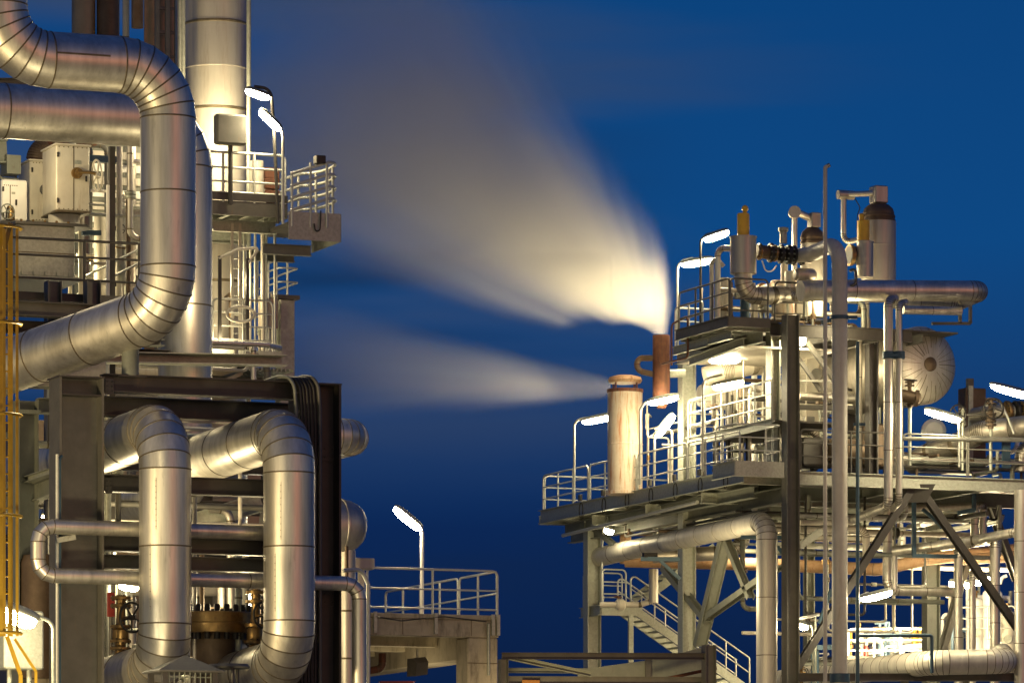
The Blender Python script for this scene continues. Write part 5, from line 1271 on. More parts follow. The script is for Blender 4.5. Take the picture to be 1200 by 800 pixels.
ppipe('bent_tube', 'thin hooped tube over the right edge clad pipes', [(1156, 476, 142.8), (1158, 466, 142.8), (1172, 470, 142.8), (1182, 492, 142.8), (1188, 508, 142.8)], 1.6, 143, .2, RAIL, None, 8, bead=False)
yq_ = thing('equipment_skid', 'white, yellow and blue valve skid far behind the right railing', 'machine', A(1100, 552, 150))
part(yq_, 'white_box', MB().bbox(A(1123, 548, 150), A(1134, 530, 150.6), .02), WHITE)
part(yq_, 'yellow_actuator', MB().lathe([(0,0),(.14,0),(.14,.35),(.08,.4),(.08,.55),(0,.55)], A(1094, 546, 150), UPV, 14), YEL)
part(yq_, 'yellow_actuator', MB().bbox(A(1106, 548, 150), A(1119, 535, 150.4), .03), YEL)
part(yq_, 'blue_box', MB().bbox(A(1119.5, 547, 150.2), A(1122.5, 535, 150.5), .01), LBLUE)
part(yq_, 'drum', MB().lathe([(0,-.15),(.36,-.15),(.36,.1),(.25,.2),(0,.22)], A(1094, 505, 148), -FW, 24), WHITE)
part(yq_, 'drum_stand', MB().tube([A(1094, 505, 148.3), A(1094, 552, 148.3)], .06, n=8), GALV)
part(yq_, 'skid_beam', MB().box(A(1078, 553, 149.6), A(1150, 548.5, 150.8)), CREAM)
ppipe('bent_pipe', 'white-lit bent pipe end dropping beside the right edge', [(1152, 546, 148), (1168, 536, 148), (1180, 531, 148), (1190, 528, 148), (1194, 512, 148)], 2.6, 148, .25, WHITE, None, 14)
ppipe('clad_elbow', 'clad elbow curving down at the right edge behind the rail', [(1215, 520, 144.6), (1197, 521, 144.6), (1197, 552, 144.6)], 8, 144.6, .4, CLAD2, .5, 22)
solo('blue_post', 'dark blue post behind the right railing', 'post', MB().box(A(1175, 548, 144), A(1183, 518, 144.15)), BLUE)

# ---- pipes under the deck
ppipe('insulated_pipe', 'big pale pipe running forward under the main deck and dropping to the yard', [(700, 653, 153.5), (720, 648, 152), (898.5, 610, 140.3), tuple(ground(898.5, 140.3))], 12.2, 141, .52, MATTE, 1.55, 30, 6)
ppipe('rusty_pipe', 'long rusty orange horizontal pipe under the main deck', [(733, 657, 151.2), (900, 661, 150.4), (1030, 667, 149.6), (1085, 655, 149.6), (1230, 640, 149.6)], 7.4, 150, .8, RUSTP, 3.0, 20, lob=False)
ppipe('rusty_pipe', 'rusty orange vertical pipe stub dropping from the main deck', [(733, 606, 152.4), (733, 660, 152.4)], 6.8, 152, None, RUSTP, None, 18)
ppipe('clad_pipe', 'clad pipe with an elbow passing behind the big pale pipe', [(765, 651, 149), (838, 648, 149), (870, 643, 149), (872, 610, 149)], 8.5, 149, .5, CLAD2, .9, 22)
for (u0, v0, u1, v1) in ((752, 654, 797, 655), (770, 655, 800, 680), (870, 630, 905, 629)):
    pass
bk = thing('pipe_bracket', 'blue cantilever bracket propping the big pale pipe at the zinc column', 'bracket', A(795, 655, 146.4))
part(bk, 'arm', MB().bar(A(751, 654.5, 146.3), A(797, 655, 146.3), .12, .12, UPV), BLUE)
part(bk, 'strut', MB().bar(A(774, 657, 146.3), A(797, 678, 146.3), .1, .1, UPV), BLUE)
part(bk, 'shoe', MB().box(A(755, 652.5, 146.2), A(768, 648, 146.5)), BLACK)
bk2 = thing('pipe_bracket', 'blue bracket behind the top bend of the big pale pipe', 'bracket', A(900, 630, 140.8))
part(bk2, 'arm', MB().bar(A(868, 629, 140.8), A(918, 629.5, 140.8), .12, .1, UPV), BLUE)
part(bk2, 'strut', MB().bar(A(911, 640, 140.8), A(920, 652, 140.8), .1, .1, UPV), BLUE)

# stair with landing
sD = 152.5; sxp = at(735, 700, sD)
SL_ = thing('stair', 'galvanised stair with railed landing descending to the right under the main deck', 'stair', (sxp.x, sxp.y, 0))
Ls, Le = A(703, 712, sD), A(757, 708, sD); zLd = (Ls.z+Le.z)/2
part(SL_, 'landing', MB().box((Ls.x, Ls.y-.1, zLd-.05), (Le.x, Ls.y+1.4, zLd)), MESHG)
part(SL_, 'landing_beam', MB().channel(Vector((Le.x, Ls.y-.12, zLd-.12)), Vector((Ls.x, Ls.y-.12, zLd-.12)), .3, .08), GALV)
part(SL_, 'landing_beam', MB().channel(Vector((Ls.x-.02, Ls.y+1.4, zLd-.12)), Vector((Ls.x-.02, Ls.y-.1, zLd-.12)), .3, .08), GALV)
railing(SL_, [Vector((Ls.x+.03, Ls.y-.08, zLd)), Vector((A(737,708,sD).x, Ls.y-.08, zLd))], 1.1, .8, RAIL, .026, (.66, .34))
railing(SL_, [Vector((Ls.x+.03, Ls.y+1.35, zLd)), Vector((Le.x, Ls.y+1.35, zLd))], 1.1, .8, RAIL, .026, (.66, .34))
part(SL_, 'post', MB().bbox(A(737, 800, sD)*1, Vector((A(743.5, 710, sD).x, A(743.5,710,sD).y+.15, zLd-.28)), .01), GALV)
ps = Vector((A(744, 710, sD).x, Ls.y-.06, zLd)); pe = Vector((A(908, 800, sD).x, Ls.y-.06, A(908, 806, sD).z))
for dy in (0, 1.0):
    part(SL_, 'stringer', MB().bar(ps+YA*dy, pe+YA*dy, .04, .26, UPV), GALV)
    part(SL_, 'stair_rail', MB().tube([ps+YA*dy, ps+YA*dy+UPV*1.0, pe+YA*dy+UPV*1.0, pe+YA*dy], .026, R=.12, n=8), RAIL)
    part(SL_, 'stair_rail', MB().tube([ps+YA*dy+UPV*.55, pe+YA*dy+UPV*.55], .02, n=8), RAIL)
    for i in range(1, 5):
        q = ps.lerp(pe, i/5)+YA*dy; part(SL_, 'post', MB().tube([q, q+UPV*1.0], .022, n=8), RAIL)
for i in range(16):
    q = ps.lerp(pe, (i+.5)/16); part(SL_, 'tread', MB().box((q.x-.12, q.y+.03, q.z-.02), (q.x+.12, q.y+.97, q.z+.02)), GALV)
# upper flight rising from landing to the deck
pu0 = A(757, 700, sD+1.2); pu1 = A(838, 640, sD+1.2)
for dy in (0, 1.0):
    part(SL_, 'stringer', MB().bar(pu0+YA*dy, pu1+YA*dy, .04, .24, UPV), GALV)
    part(SL_, 'stair_rail', MB().tube([pu0+YA*dy+UPV*1.0, pu1+YA*dy+UPV*1.0], .026, n=8), RAIL)
for i in range(10):
    q = pu0.lerp(pu1, (i+.5)/10); part(SL_, 'tread', MB().box((q.x-.12, q.y+.03, q.z-.02), (q.x+.12, q.y+.97, q.z+.02)), GALV)
hy = thing('hydrant_line', 'horizontal pale pipe with brown-wheel valve along the stair landing', 'pipe', A(725, 708, sD-.5))
part(hy, 'pipe', MB().pipe([A(703, 708, sD-.6), A(750, 708, sD-.6), A(766, 703, sD-.6), A(766, 670, sD-.6)], .085, .2, n=16), [CREAM, SEAM])
part(hy, 'body', MB().lathe([(0,-.14),(.12,-.14),(.17,-.08),(.17,.08),(.12,.14),(0,.14)], A(727, 708, sD-.6), XA, 16), CREAM)
handwheel(hy, A(724, 699, sD-.65), (0,-.3,1), .12, RUST)
part(hy, 'stem', MB().tube([A(727, 706, sD-.62), A(724, 699, sD-.65)], .03, n=8), BRNZ)
part(hy, 'riser_cap', MB().lathe([(0,0),(.14,0),(.14,1.0),(0,1.02)], A(766, 706, sD-.9), UPV, 18), CLAD2)
solo('conduit', 'slim lit tube rising beside the far zinc column of the stair', 'conduit', MB().tube([A(704.5, 712, sD), A(706.5, 620, sD)], .03, n=8), RAIL)

# pipes in the right lower bay
ppipe('pipe', 'pale pipe high under the deck, running left from the downcomers', [(938, 612, 142), (1000, 612, 142.4)], 3.2, 142, None, CREAM, None, 14)
ppipe('pipe', 'yellowish pale pipe bending down behind the gooseneck standpipe', [(938, 620, 143), (1015, 619, 143.4), (1015, 655, 143.4)], 4.4, 143, .25, CREAM, None, 16)
ppipe('clad_pipe', 'upper of the bundled clad pipes under the right deck beam', [(1010, 598, 144.5), (1148, 593, 144.8), (1152, 592, 145), (1152, 636, 145)], 4.5, 145, .3, CLAD, 1.2, 18)
ppipe('clad_pipe', 'middle of the bundled clad pipes under the right deck beam, with a loop end', [(990, 606, 145.6), (1138, 606, 145.8), (1145, 606, 146)], 4.6, 145, .25, CLAD, 1.2, 18)
ppipe('clad_pipe', 'clad loop pipe standing up to the deck right of the dark brace', [(1128, 640, 145), (1142, 636, 145), (1142, 598, 145)], 4.6, 145, .2, CLAD, .5, 18)
ppipe('clad_pipe', 'long clad pipe sloping across the bay behind the dark braces to the right riser', [(1046, 645, 143.2), (1140, 633, 142.6), (1196, 622, 141.8), tuple(ground(1196, 141.8))], 5.6, 142, .26, CLAD, 1.1, 20)
ppipe('clad_pipe', 'clad pipe offset down and sideways below the small floodlight bracket', [(1040, 590, 144.6), (1040, 692, 144.6), (1118, 693, 145.2)], 5.6, 145, .3, CLAD, 1.1, 20)
ppipe('clad_riser', 'slim clad riser beside the sloping pipe start', [(1048.5, 650, 143.4), (1048.5, 690, 143.4)], 3.2, 143, None, CLAD, 1, 16)
for (u, w, v, lab) in ((1123, 5.2, 645, 'floodlit clad riser standing left of the work lights'), (1139.5, 4.2, 672, 'floodlit clad riser directly behind a work light'), (1166, 6, 634, 'floodlit clad riser right of the dark diagonal brace')):
    ppipe('clad_riser', lab, [ground(u, 144), (u, v, 144), (u+3, v-6, 146.5)], w, 144, .2, CLAD, 1.1, 20)
ppipe('clad_riser', 'thickest clad riser at the right edge, full height below the deck', [ground(1196, 140.8), (1196, 574, 140.8)], 7.5, 141, None, CLAD, 1.4, 24)
ppipe('rusty_pipe', 'rusty pipe section passing behind the floodlit risers', [(1128, 655, 148.6), (1215, 650, 148.2)], 6.6, 148, None, RUSTP, 1.2, 18)
ppipe('pipe', 'warm lit slim pipe crossing the far side of the lower bay', [(1055, 664, 152), (1215, 668, 152)], 3, 152, None, CREAM, None, 12)
# big low clad pipe with rounded end
ppipe('insulated_pipe', 'huge clad pipe lying low in the right bay, its rounded end turned away', [(905, 800, 150), (984, 788, 146), (1092, 776, 139.8), (1178, 774.5, 139.9), (1172, 766, 145)], 14.6, 140, .6, MATTE, .62, 36, 6)
# blue thin portal
bf = thing('pipe_guard', 'thin blue steel portal standing in front of the huge low clad pipe', 'guard', A(1048, 795, 138.9))
part(bf, 'portal', MB().tube([A(1005, 790, 138.9), A(1005, 744, 138.9), A(1092, 744, 139.3), A(1092, 788, 139.3)], .05, R=.06, n=8), BLUE)
for (u0, v0, u1, v1, lab) in ((1072, 596, 1072, 651, 0), (1072, 649, 1122, 651, 0), (1139, 567, 1139, 598, 1), (1122, 602, 1142, 598, 1), (1082, 596, 1108, 620, 0)):
    pass
hg = thing('pipe_hanger', 'blue hanger frame carrying the sloping clad pipe', 'hanger', A(1095, 650, 143))
part(hg, 'leg', MB().bar(A(1071, 651, 142.6), A(1071, 572, 142.6), .1, .1, YA), BLUE)
part(hg, 'arm', MB().bar(A(1069, 651, 142.5), A(1122, 651.5, 142.5), .1, .1, UPV), BLUE)
part(hg, 'strut', MB().bar(A(1081, 596, 143.6), A(1109, 621, 143.6), .08, .1, YA), BLUE)
hg2 = thing('pipe_hanger', 'blue hanger bracket at the loop end of the bundled pipes', 'hanger', A(1139, 600, 143.6))
part(hg2, 'leg', MB().bar(A(1141.5, 599, 143.6), A(1141.5, 566, 143.6), .1, .1, YA), BLUE)
part(hg2, 'arm', MB().bar(A(1122, 601, 143.5), A(1143, 597, 143.5), .12, .12, UPV), BLUE)
# lit manifold in the background
def bg(u, v, D=152): return A(u, v, D)
mfD = 158
pf = thing('equipment_platform', 'far floodlit platform holding the blue pipe manifold and pale tanks', 'platform', A(1080, 780, mfD))
part(pf, 'deck', MB().box(A(985, 786, mfD-3), A(1240, 782, mfD+4)), MESHG)
for u in (990, 1060, 1130, 1200):
    q = A(u, 783, mfD); part(pf, 'leg', MB().box((q.x-.1, q.y-.1, 0), (q.x+.1, q.y+.1, q.z-.12)), GREY)
zpf = A(1080, 782, mfD).z
railing(pf, [A(994, 775, mfD-2.6), A(1085, 775, mfD-2.6)], 1.0, .9, WHITE, .03, (.66,.34))
railing(pf, [A(1125, 750, mfD-2.2), A(1190, 748, mfD-2.2)], 1.0, .9, RAIL, .03, (.66,.34))
bm = thing('pipe_manifold', 'light blue twin-post pipe manifold against the night sky', 'manifold', A(1036, 775, mfD))
for (pts, w) in (([(1031,775),(1031,728),(1037,728)], 2), ([(1038,775),(1038,730)], 2), ([(1042,729),(1042,775)], 1.4), ([(1025,730),(1043,729)], 1.6)):
    part(bm, 'pipe', MB().tube([A(a, b, mfD) for a, b in pts], rpx(w, mfD), R=.1, n=10), LBLUE)
for u in (1027, 1035):
    part(bm, 'valve_body', MB().lathe([(0,-.12),(.1,-.1),(.12,0),(.1,.1),(0,.12)], A(u, 738, mfD-.15), UPV, 12), BRNZ)
for (u, w, v1, lab, mt) in ((1049, 6, 742, 'round-topped white tank right of the blue manifold', WHITE), (1008, 4, 738, 'white tank with bent pipe behind the floodlight post', WHITE), (1072, 5, 745, 'white tank beside the yellow valve post', WHITE), (1143, 10, 700, 'overlit tall white vessel behind the work lights', WHITE), (1163, 12, 690, 'overlit broad white vessel right of the tall one', WHITE), (1180, 10, 715, 'cream vessel at the end of the lit equipment row', CREAM)):
    q = A(u, 783, mfD); r = rpx(w, mfD); h = A(u, v1, mfD).z - q.z
    t = thing('storage_tank', lab, 'tank', q)
    part(t, 'shell', MB().lathe([(0,.003),(r,.003),(r,h-r*.6),(r*.95,h-r*.35),(r*.75,h-r*.12),(r*.4,h),(0,h+.01)], q, UPV, 24), mt)
    part(t, 'nozzle', MB().lathe([(0,h),(r*.25,h),(r*.25,h+.15),(r*.4,h+.15),(r*.4,h+.22),(0,h+.22)], q, UPV, 12), BRNZ)
    part(t, 'manway', MB().lathe([(0,0),(r*.5,0),(r*.5,.1),(0,.1)], q+UPV*h*.5-FW*(r*.98), -FW, 14), GALV)
for (pts, w, lab) in (([(1015,760),(1016,748),(1030,747),(1034,756),(1034,776)], 1.6, 'white hooped pipe left in the lit manifold group'), ([(1012,766),(1034,764),(1044,752),(1050,764)], 1.6, 'white crossing pipe in the lit manifold group'), ([(1055,778),(1058,758),(1088,756)], 3.4, 'fat white pipe at the right of the lit manifold group'), ([(1056,770),(1056,744),(1051,742)], 1.8, 'thin white pipe hooked beside the round-topped tank'), ([(1110,700),(1112,688),(1122,684)], 2, 'white arched tube left of the work lights'), ([(1172,684),(1174,676),(1180,674)], 2, 'white arched tube right of the work lights')):
    solo('bent_pipe', lab, 'pipe', MB().pipe([A(a, b, mfD-1) for a, b in pts], rpx(w, mfD), .15, n=14, bead=False), [WHITE, SEAM])
for (u, v0, v1, lab) in ((997, 768, 738, 'yellow-topped valve spindle left in the lit manifold group'), (1078, 756, 734, 'yellow-topped valve spindle beside the zinc column of the bay')):
    t = thing('valve_spindle', lab, 'valve', A(u, v0, mfD-.6)); q = A(u, v0, mfD-.6); h = A(u, v1, mfD-.6).z-q.z
    part(t, 'spindle', MB().lathe([(0,0),(.05,0),(.05,h*.3),(.09,h*.32),(.09,h*.42),(.04,h*.45),(.04,h*.6),(0,h*.6)], q, UPV, 12), BRNZ)
    part(t, 'cap', MB().lathe([(0,h*.6),(.06,h*.6),(.05,h*.85),(.05,h),(0,h)], q, UPV, 12), YEL)
rdv = solo('red_hydrant', 'small red valve body in the lit manifold group', 'valve', MB().lathe([(0,0),(.07,0),(.07,.35),(.05,.42),(0,.43)], A(1015, 772, mfD-1.6), UPV, 12), RED)
fx = thing('yellow_valve', 'yellow flanged valve on pale pipe beside the yellow spindle', 'valve', A(1070, 770, mfD-.4))
part(fx, 'body', MB().lathe([(0,0),(.1,0),(.1,.3),(.16,.31),(.16,.4),(.08,.42),(.08,.6),(0,.6)], A(1072, 757, mfD-.6), UPV, 12), YEL)
lr = thing('ladder', 'small pale access ladder low behind the dark front column', 'ladder', A(945, 800, 150))
for dx in (0, 6):
    part(lr, 'stringer', MB().bar(A(938+dx*2.2, 785, 150), A(958+dx*2.2, 765, 150), .06, .06), WHITE)
for i in range(5):
    part(lr, 'tread', MB().bar(A(939+i*4.4, 783-i*4.4, 150), A(952+i*4.4, 783-i*4.4, 150), .1, .03), WHITE)
part(lr, 'leg', MB().tube([A(941, 784, 150), A(*ground(941, 150))], .05, n=8), GALV)
part(lr, 'leg', MB().tube([A(965, 768, 150), A(*ground(965, 150))], .05, n=8), GALV)
lt2 = thing('light_shade', 'pale slanted canopy sheet above the hooked small floodlight', 'canopy', A(950, 725, 142))
part(lt2, 'sheet', MB().bar(A(936, 724.5, 142), A(960, 720, 142), .5, .06), WHITE)
part(lt2, 'bracket', MB().tube([A(956, 721, 142.1), A(956, 800, 142.1)], .03, n=8), GREY)
bcol = thing('blue_column', 'blue-grey square leg low between the dark column and gooseneck standpipe', 'column', A(*ground(955, 143)))
q = A(955, 756, 143)
part(bcol, 'shaft', MB().bbox((q.x-.09, q.y-.09, 0), (q.x+.09, q.y+.09, q.z), .01), BLUE)
part(bcol, 'arm', MB().bar(A(953, 758, 142.9), A(975, 758, 142.9), .1, .14), BLUE)
part(bcol, 'brace', MB().bar(A(960, 730, 142.9), A(974, 690, 142.9), .08, .08, YA), BLUE)
vp = valve('gate_valve', 'bronze flanged valve low right beside the dark front column foot', A(939, 800, 141.5), A(939, 780, 141.5), .11, (1,0,0), BRNZ, .12, .16)

# ================================================================= the small-bore pipework that fills a process unit
rc = random.Random(21)
def clutter(par, lo, hi, n, mats, horiz=.5, rmin=.022, rmax=.07, name='process_pipe', ylong=.5, hang=False):
    for i in range(n):
        x, y, z = (rc.uniform(lo[k], hi[k]) for k in range(3)); r = rmin*(rmax/rmin)**rc.random()
        m = rc.choice(mats)
        if rc.random() < horiz:
            ax = 1 if rc.random() < ylong else 0
            a = [x, y, z]; b = [x, y, z]; L = rc.uniform(.35, .95)*(hi[ax]-lo[ax]); s_ = rc.uniform(lo[ax], hi[ax]-L); a[ax] = s_; b[ax] = s_+L
            pts = [Vector(a), Vector(b)]
            if rc.random() < .6:
                c = list(b); c[2] = hi[2]+.3 if hang else lo[2] if rc.random() < .6 else min(hi[2], z+rc.uniform(.3, 1.)); pts.append(Vector(c))
            if rc.random() < .3: c = list(a); c[2] = hi[2]; pts.insert(0, Vector(c))
        elif hang:
            c = Vector((x, y, hi[2]+.4)); q = Vector((x, y, z)); pts = [c, q, Vector((min(hi[0], x+rc.uniform(.8, 2.5)), y, z))]; pts.append(Vector((pts[-1].x, y, hi[2]+.4)))
        else:
            pts = [Vector((x, y, lo[2])), Vector((x, y, rc.uniform(.55, 1.)*(hi[2]-lo[2])+lo[2]))]
            if rc.random() < .6: pts.append(pts[-1]+Vector((rc.uniform(-.8,.8), rc.choice((0, .6)), 0)))
        pts = [p for k, p in enumerate(pts) if k == 0 or (p-pts[k-1]).length > .12]
        if len(pts) < 2: continue
        pp = part(par, name, MB().pipe(pts, r, r*2.4+.03, k=4, n=10, seam=rc.choice((None, .8, 1.3)), lob=False, bead=True, bw=.03, bh=.006), [m, SEAM if r > .05 else m])
        if rc.random() < .4:
            c = pts[0].lerp(pts[1], rc.uniform(.25, .75)); ax = (pts[1]-pts[0]).normalized()
            part(pp, 'flange_pair', MB().lathe([(0,-.07),(r*1.9,-.07),(r*1.9,-.012),(r*1.2,-.011),(r*1.2,.011),(r*1.9,.012),(r*1.9,.07),(0,.07)], c, ax, 12), rc.choice((BRNZ, BLACK, GALV, BROWND)))
def boxes(par, lo, hi, n, mats, smin=.12, smax=.4, name='instrument_box'):
    for i in range(n):
        x, y, z = (rc.uniform(lo[k], hi[k]) for k in range(3)); a, b = rc.uniform(smin, smax), rc.uniform(smin, smax)
        pp = part(par, name, MB().bbox((x, y, z), (x+a, y+.2, z+b), .015), rc.choice(mats))
        part(pp, 'stand', MB().box((x+a*.45, y+.06, lo[2]), (x+a*.45+.05, y+.11, z-.002)), GALV)
L5 = [CREAM, GALV, CLAD2, CHAR, CREAM, BROWND, CLAD]
D5 = [CHAR, GREY, GALV, BLACK, CLAD2, BROWND]
# between the decks of the right unit
clutter(FRT, (X3+.5, Y3+3.0, ZP+.02), (X3+4.3, Y3+8, ZU-.5), 36, [CREAM, GALV, CHAR, DARK, BROWND, CLAD, BLACK, CLAD2], .45)
boxes(FRT, (X3+.6, Y3+2.2, ZP+.5), (X3+3.6, Y3+5, ZP+2.2), 9, [CREAM, GALV, CHAR, BROWND])
clutter(FRT, (57.6, Y3+5.0, ZP+.02), (58.6, Y3+10, ZP+2.6), 10, L5, .4)
clutter(FRT, (X3+3.6, Y3+1.2, ZP+.02), (X3+10, Y3+5, ZP+.95), 18, D5, .75, ylong=.2)
# under the main deck
clutter(FRT, (57.8, Y3+1.0, ZP-1.5), (X3+9, Y3+12, ZP-.75), 24, D5+[CREAM, RAIL], .97, .03, .09, ylong=.35, hang=True)
clutter(FRT, (X3+.5, Y3+2.0, ZP-4.2), (X3+8, Y3+9, ZP-.8), 12, D5+[CREAM], .6, .03, .08, ylong=.3, hang=True)
# upper deck
clutter(UD, (ux0+.5, uy0+1.2, ZU+.01), (ux1+4.0, uy0+3.6, ZU+1.25), 20, L5, .5, .03, .08, ylong=.3)
boxes(UD, (ux0+.3, uy0+.5, ZU+.3), (ux1+3.0, uy0+3, ZU+.8), 6, [CREAM, GALV, CHAR])
# hanging conduit loops on the deck edge
for k in range(7):
    yy_ = yF+1.8+k*1.75
    part(MD, 'cable_loop', MB().loop([Vector((xe-.03, yy_+.14*math.cos(t), ZP-.18+.22*math.sin(t))) for t in [2*math.pi*i/14 for i in range(14)]], .014, 6), BLACK)
    part(MD, 'junction_box', MB().bbox((xe-.09, yy_-.07, ZP+.10), (xe-.012, yy_+.09, ZP+.28), .01), CHAR)
# left: behind the S-shaped pipe and in the rear rack
P_ = lambda u, v, D: at(u, v, D)
a, b = P_(104, 345, 107.5), P_(166, 172, 112.5)
clutter(RP, (a.x, a.y, a.z), (b.x, b.y, b.z), 16, L5, .35, .025, .07, ylong=.1)
a, b = P_(16, 345, 111), P_(110, 200, 116)
clutter(RP, (a.x, a.y, a.z), (b.x, b.y, b.z), 10, D5, .35, .03, .1, ylong=.1)
a, b = P_(125, 800, 100.5), P_(345, 500, 107.5)
clutter(RK, (a.x, a.y, 5.5), (b.x, b.y, b.z), 30, D5+[CREAM], .6, .03, .09, ylong=.1)
boxes(RK, (a.x, a.y+1, 6.5), (b.x, a.y+4, 9.5), 7, [CHAR, GREY, CREAM, BROWND], .2, .6)
a, b = P_(20, 800, 102.3), P_(66, 490, 106)
clutter(MF, (a.x, a.y, 6), (b.x, b.y, b.z), 14, D5, .5, .03, .1, ylong=.1)
a, b = P_(110, 440, 106), P_(300, 385, 108.5)
clutter(RK, (a.x, a.y, a.z), (b.x, b.y, b.z), 9, L5, .8, .03, .08, ylong=.1)
a, b = P_(250, 418, 111.2), P_(326, 300, 112.2)
clutter(LP, (a.x, a.y, zL+.01), (b.x, b.y, zL+1.7), 8, L5, .3, .02, .05, ylong=.1)
# far lit process area
a, b = P_(1104, 783, mfD), P_(1192, 690, mfD+3)
clutter(pf, (a.x, a.y, zpf+.01), (b.x, b.y, b.z), 26, [WHITE, CREAM, GALV, LBLUE, CREAM], .5, .04, .1, ylong=.2)
a, b = P_(992, 783, mfD-.5), P_(1090, 748, mfD+2)
clutter(pf, (a.x, a.y, zpf+.01), (b.x, b.y, b.z), 22, [WHITE, CREAM, WHITE, GALV], .5, .03, .08, ylong=.2)
# ================================================================= steam plumes (real volumes lit by the lamps and added spots)
def steam(name, origin, lo, hi, axis_stops, half_stops, dens, back, Lmax, fall, seed, n_scale=5.0):
    m = bpy.data.materials.new(name); m.use_nodes = True; nt = m.node_tree
    for n in list(nt.nodes):
        if n.type != 'OUTPUT_MATERIAL': nt.nodes.remove(n)
    out = [n for n in nt.nodes if n.type == 'OUTPUT_MATERIAL'][0]
    L = nt.links
    tc = nt.nodes.new('ShaderNodeTexCoord')
    ofs = nt.nodes.new('ShaderNodeVectorMath'); ofs.operation = 'ADD'; L.new(tc.outputs['Object'], ofs.inputs[0]); ofs.inputs[1].default_value = back
    ln = nt.nodes.new('ShaderNodeVectorMath'); ln.operation = 'LENGTH'; L.new(ofs.outputs[0], ln.inputs[0]); rho = ln.outputs['Value']
    nn = nt.nodes.new('ShaderNodeVectorMath'); nn.operation = 'NORMALIZE'; L.new(ofs.outputs[0], nn.inputs[0])
    t = mth(nt, 'DIVIDE', rho, Lmax, True)
    def curve(stops):
        n = nt.nodes.new('ShaderNodeFloatCurve'); L.new(t, n.inputs['Value'])
        c = n.mapping.curves[0]
        while len(c.points) < len(stops): c.points.new(.5, .5)
        for i, (x, y) in enumerate(stops): c.points[i].location = (x, y); c.points[i].handle_type = 'VECTOR'
        n.mapping.update(); return n.outputs[0]
    th = mth(nt, 'MULTIPLY', curve([(x, y/100) for x, y in axis_stops]), rad(100))
    hf = mth(nt, 'MULTIPLY', curve([(x, y/100) for x, y in half_stops]), rad(100))
    cx, cz = mth(nt, 'COSINE', th), mth(nt, 'SINE', th)
    cb = nt.nodes.new('ShaderNodeCombineXYZ'); L.new(cx, cb.inputs[0]); L.new(cz, cb.inputs[2])
    dt = nt.nodes.new('ShaderNodeVectorMath'); dt.operation = 'DOT_PRODUCT'; L.new(nn.outputs[0], dt.inputs[0]); L.new(cb.outputs[0], dt.inputs[1])
    ang = mth(nt, 'ARCCOSINE', mth(nt, 'MINIMUM', dt.outputs['Value'], .99999))
    q = mth(nt, 'SUBTRACT', 1.0, mth(nt, 'DIVIDE', ang, hf), True)
    # long-drawn streaks: noise that varies across the direction, hardly along it
    cm = nt.nodes.new('ShaderNodeVectorMath'); cm.operation = 'SCALE'; L.new(nn.outputs[0], cm.inputs[0]); cm.inputs['Scale'].default_value = n_scale
    lg = mth(nt, 'MULTIPLY', rho, .10)
    nz = nt.nodes.new('ShaderNodeTexNoise'); nz.noise_dimensions = '4D'; nz.inputs['Scale'].default_value = 1.0; nz.inputs['Detail'].default_value = 4; nz.inputs['Roughness'].default_value = .55
    L.new(cm.outputs[0], nz.inputs['Vector']); L.new(mth(nt, 'ADD', lg, seed), nz.inputs['W'])
    # ragged edge: the noise also pushes the boundary
    qn = mth(nt, 'ADD', q, mth(nt, 'MULTIPLY', mth(nt, 'SUBTRACT', nz.outputs['Fac'], .5), .75))
    sm = nt.nodes.new('ShaderNodeMapRange'); sm.interpolation_type = 'SMOOTHERSTEP'; L.new(qn, sm.inputs['Value']); sm.inputs['From Min'].default_value = .02; sm.inputs['From Max'].default_value = .85
    f = mth(nt, 'DIVIDE', dens, mth(nt, 'POWER', mth(nt, 'ADD', rho, .15), fall))
    end = nt.nodes.new('ShaderNodeMapRange'); end.interpolation_type = 'SMOOTHSTEP'; L.new(t, end.inputs['Value'])
    end.inputs['From Min'].default_value = .55; end.inputs['From Max'].default_value = 1.0; end.inputs['To Min'].default_value = 1; end.inputs['To Max'].default_value = 0
    rim = nt.nodes.new('ShaderNodeMapRange'); rim.interpolation_type = 'SMOOTHSTEP'; L.new(q, rim.inputs['Value']); rim.inputs['From Max'].default_value = .22
    d = mth(nt, 'MULTIPLY', mth(nt, 'MULTIPLY', mth(nt, 'MULTIPLY', sm.outputs[0], rim.outputs[0]), f), end.outputs[0])
    pv = nt.nodes.new('ShaderNodeVolumePrincipled'); pv.inputs['Color'].default_value = (.96,.94,.90,1); pv.inputs['Anisotropy'].default_value = .1
    L.new(d, pv.inputs['Density']); L.new(pv.outputs[0], out.inputs['Volume'])
    mb = MB(); mb.box(lo, hi)
    me = mb.mesh(name, [m], Vector((0,0,0)))
    o = bpy.data.objects.new(name, me); COL.objects.link(o)
    o.location = origin; o.rotation_euler = (0, 0, math.atan2(-RT.y, -RT.x))
    o['kind'] = 'stuff'
    return o
n1 = at(775, 392, D2)
steam('steam_plume', n1, (-1.3, -4.6, .02), (13.4, 4.6, 11.5),
      [(0,90),(.055,88),(.075,80),(.11,69),(.19,56),(.3,49),(.5,43),(.8,40),(1,39)], [(0,16),(.055,17),(.075,25),(.11,36),(.19,41),(.3,37),(.5,32),(.8,30),(1,29)],
      3.3, (0, 0, .85), 16.5, 1.08, 3.1, 6.0)
n2 = at(716, 458, D1)
steam('steam_jet', n2, (.02, -3.0, -2.4), (11.6, 3.0, 3.6),
      [(0,1),(.3,3),(1,6)], [(0,8),(.3,11.5),(1,13)],
      1.6, (2.2, 0, 0), 14.0, .95, 7.7, 7.0)

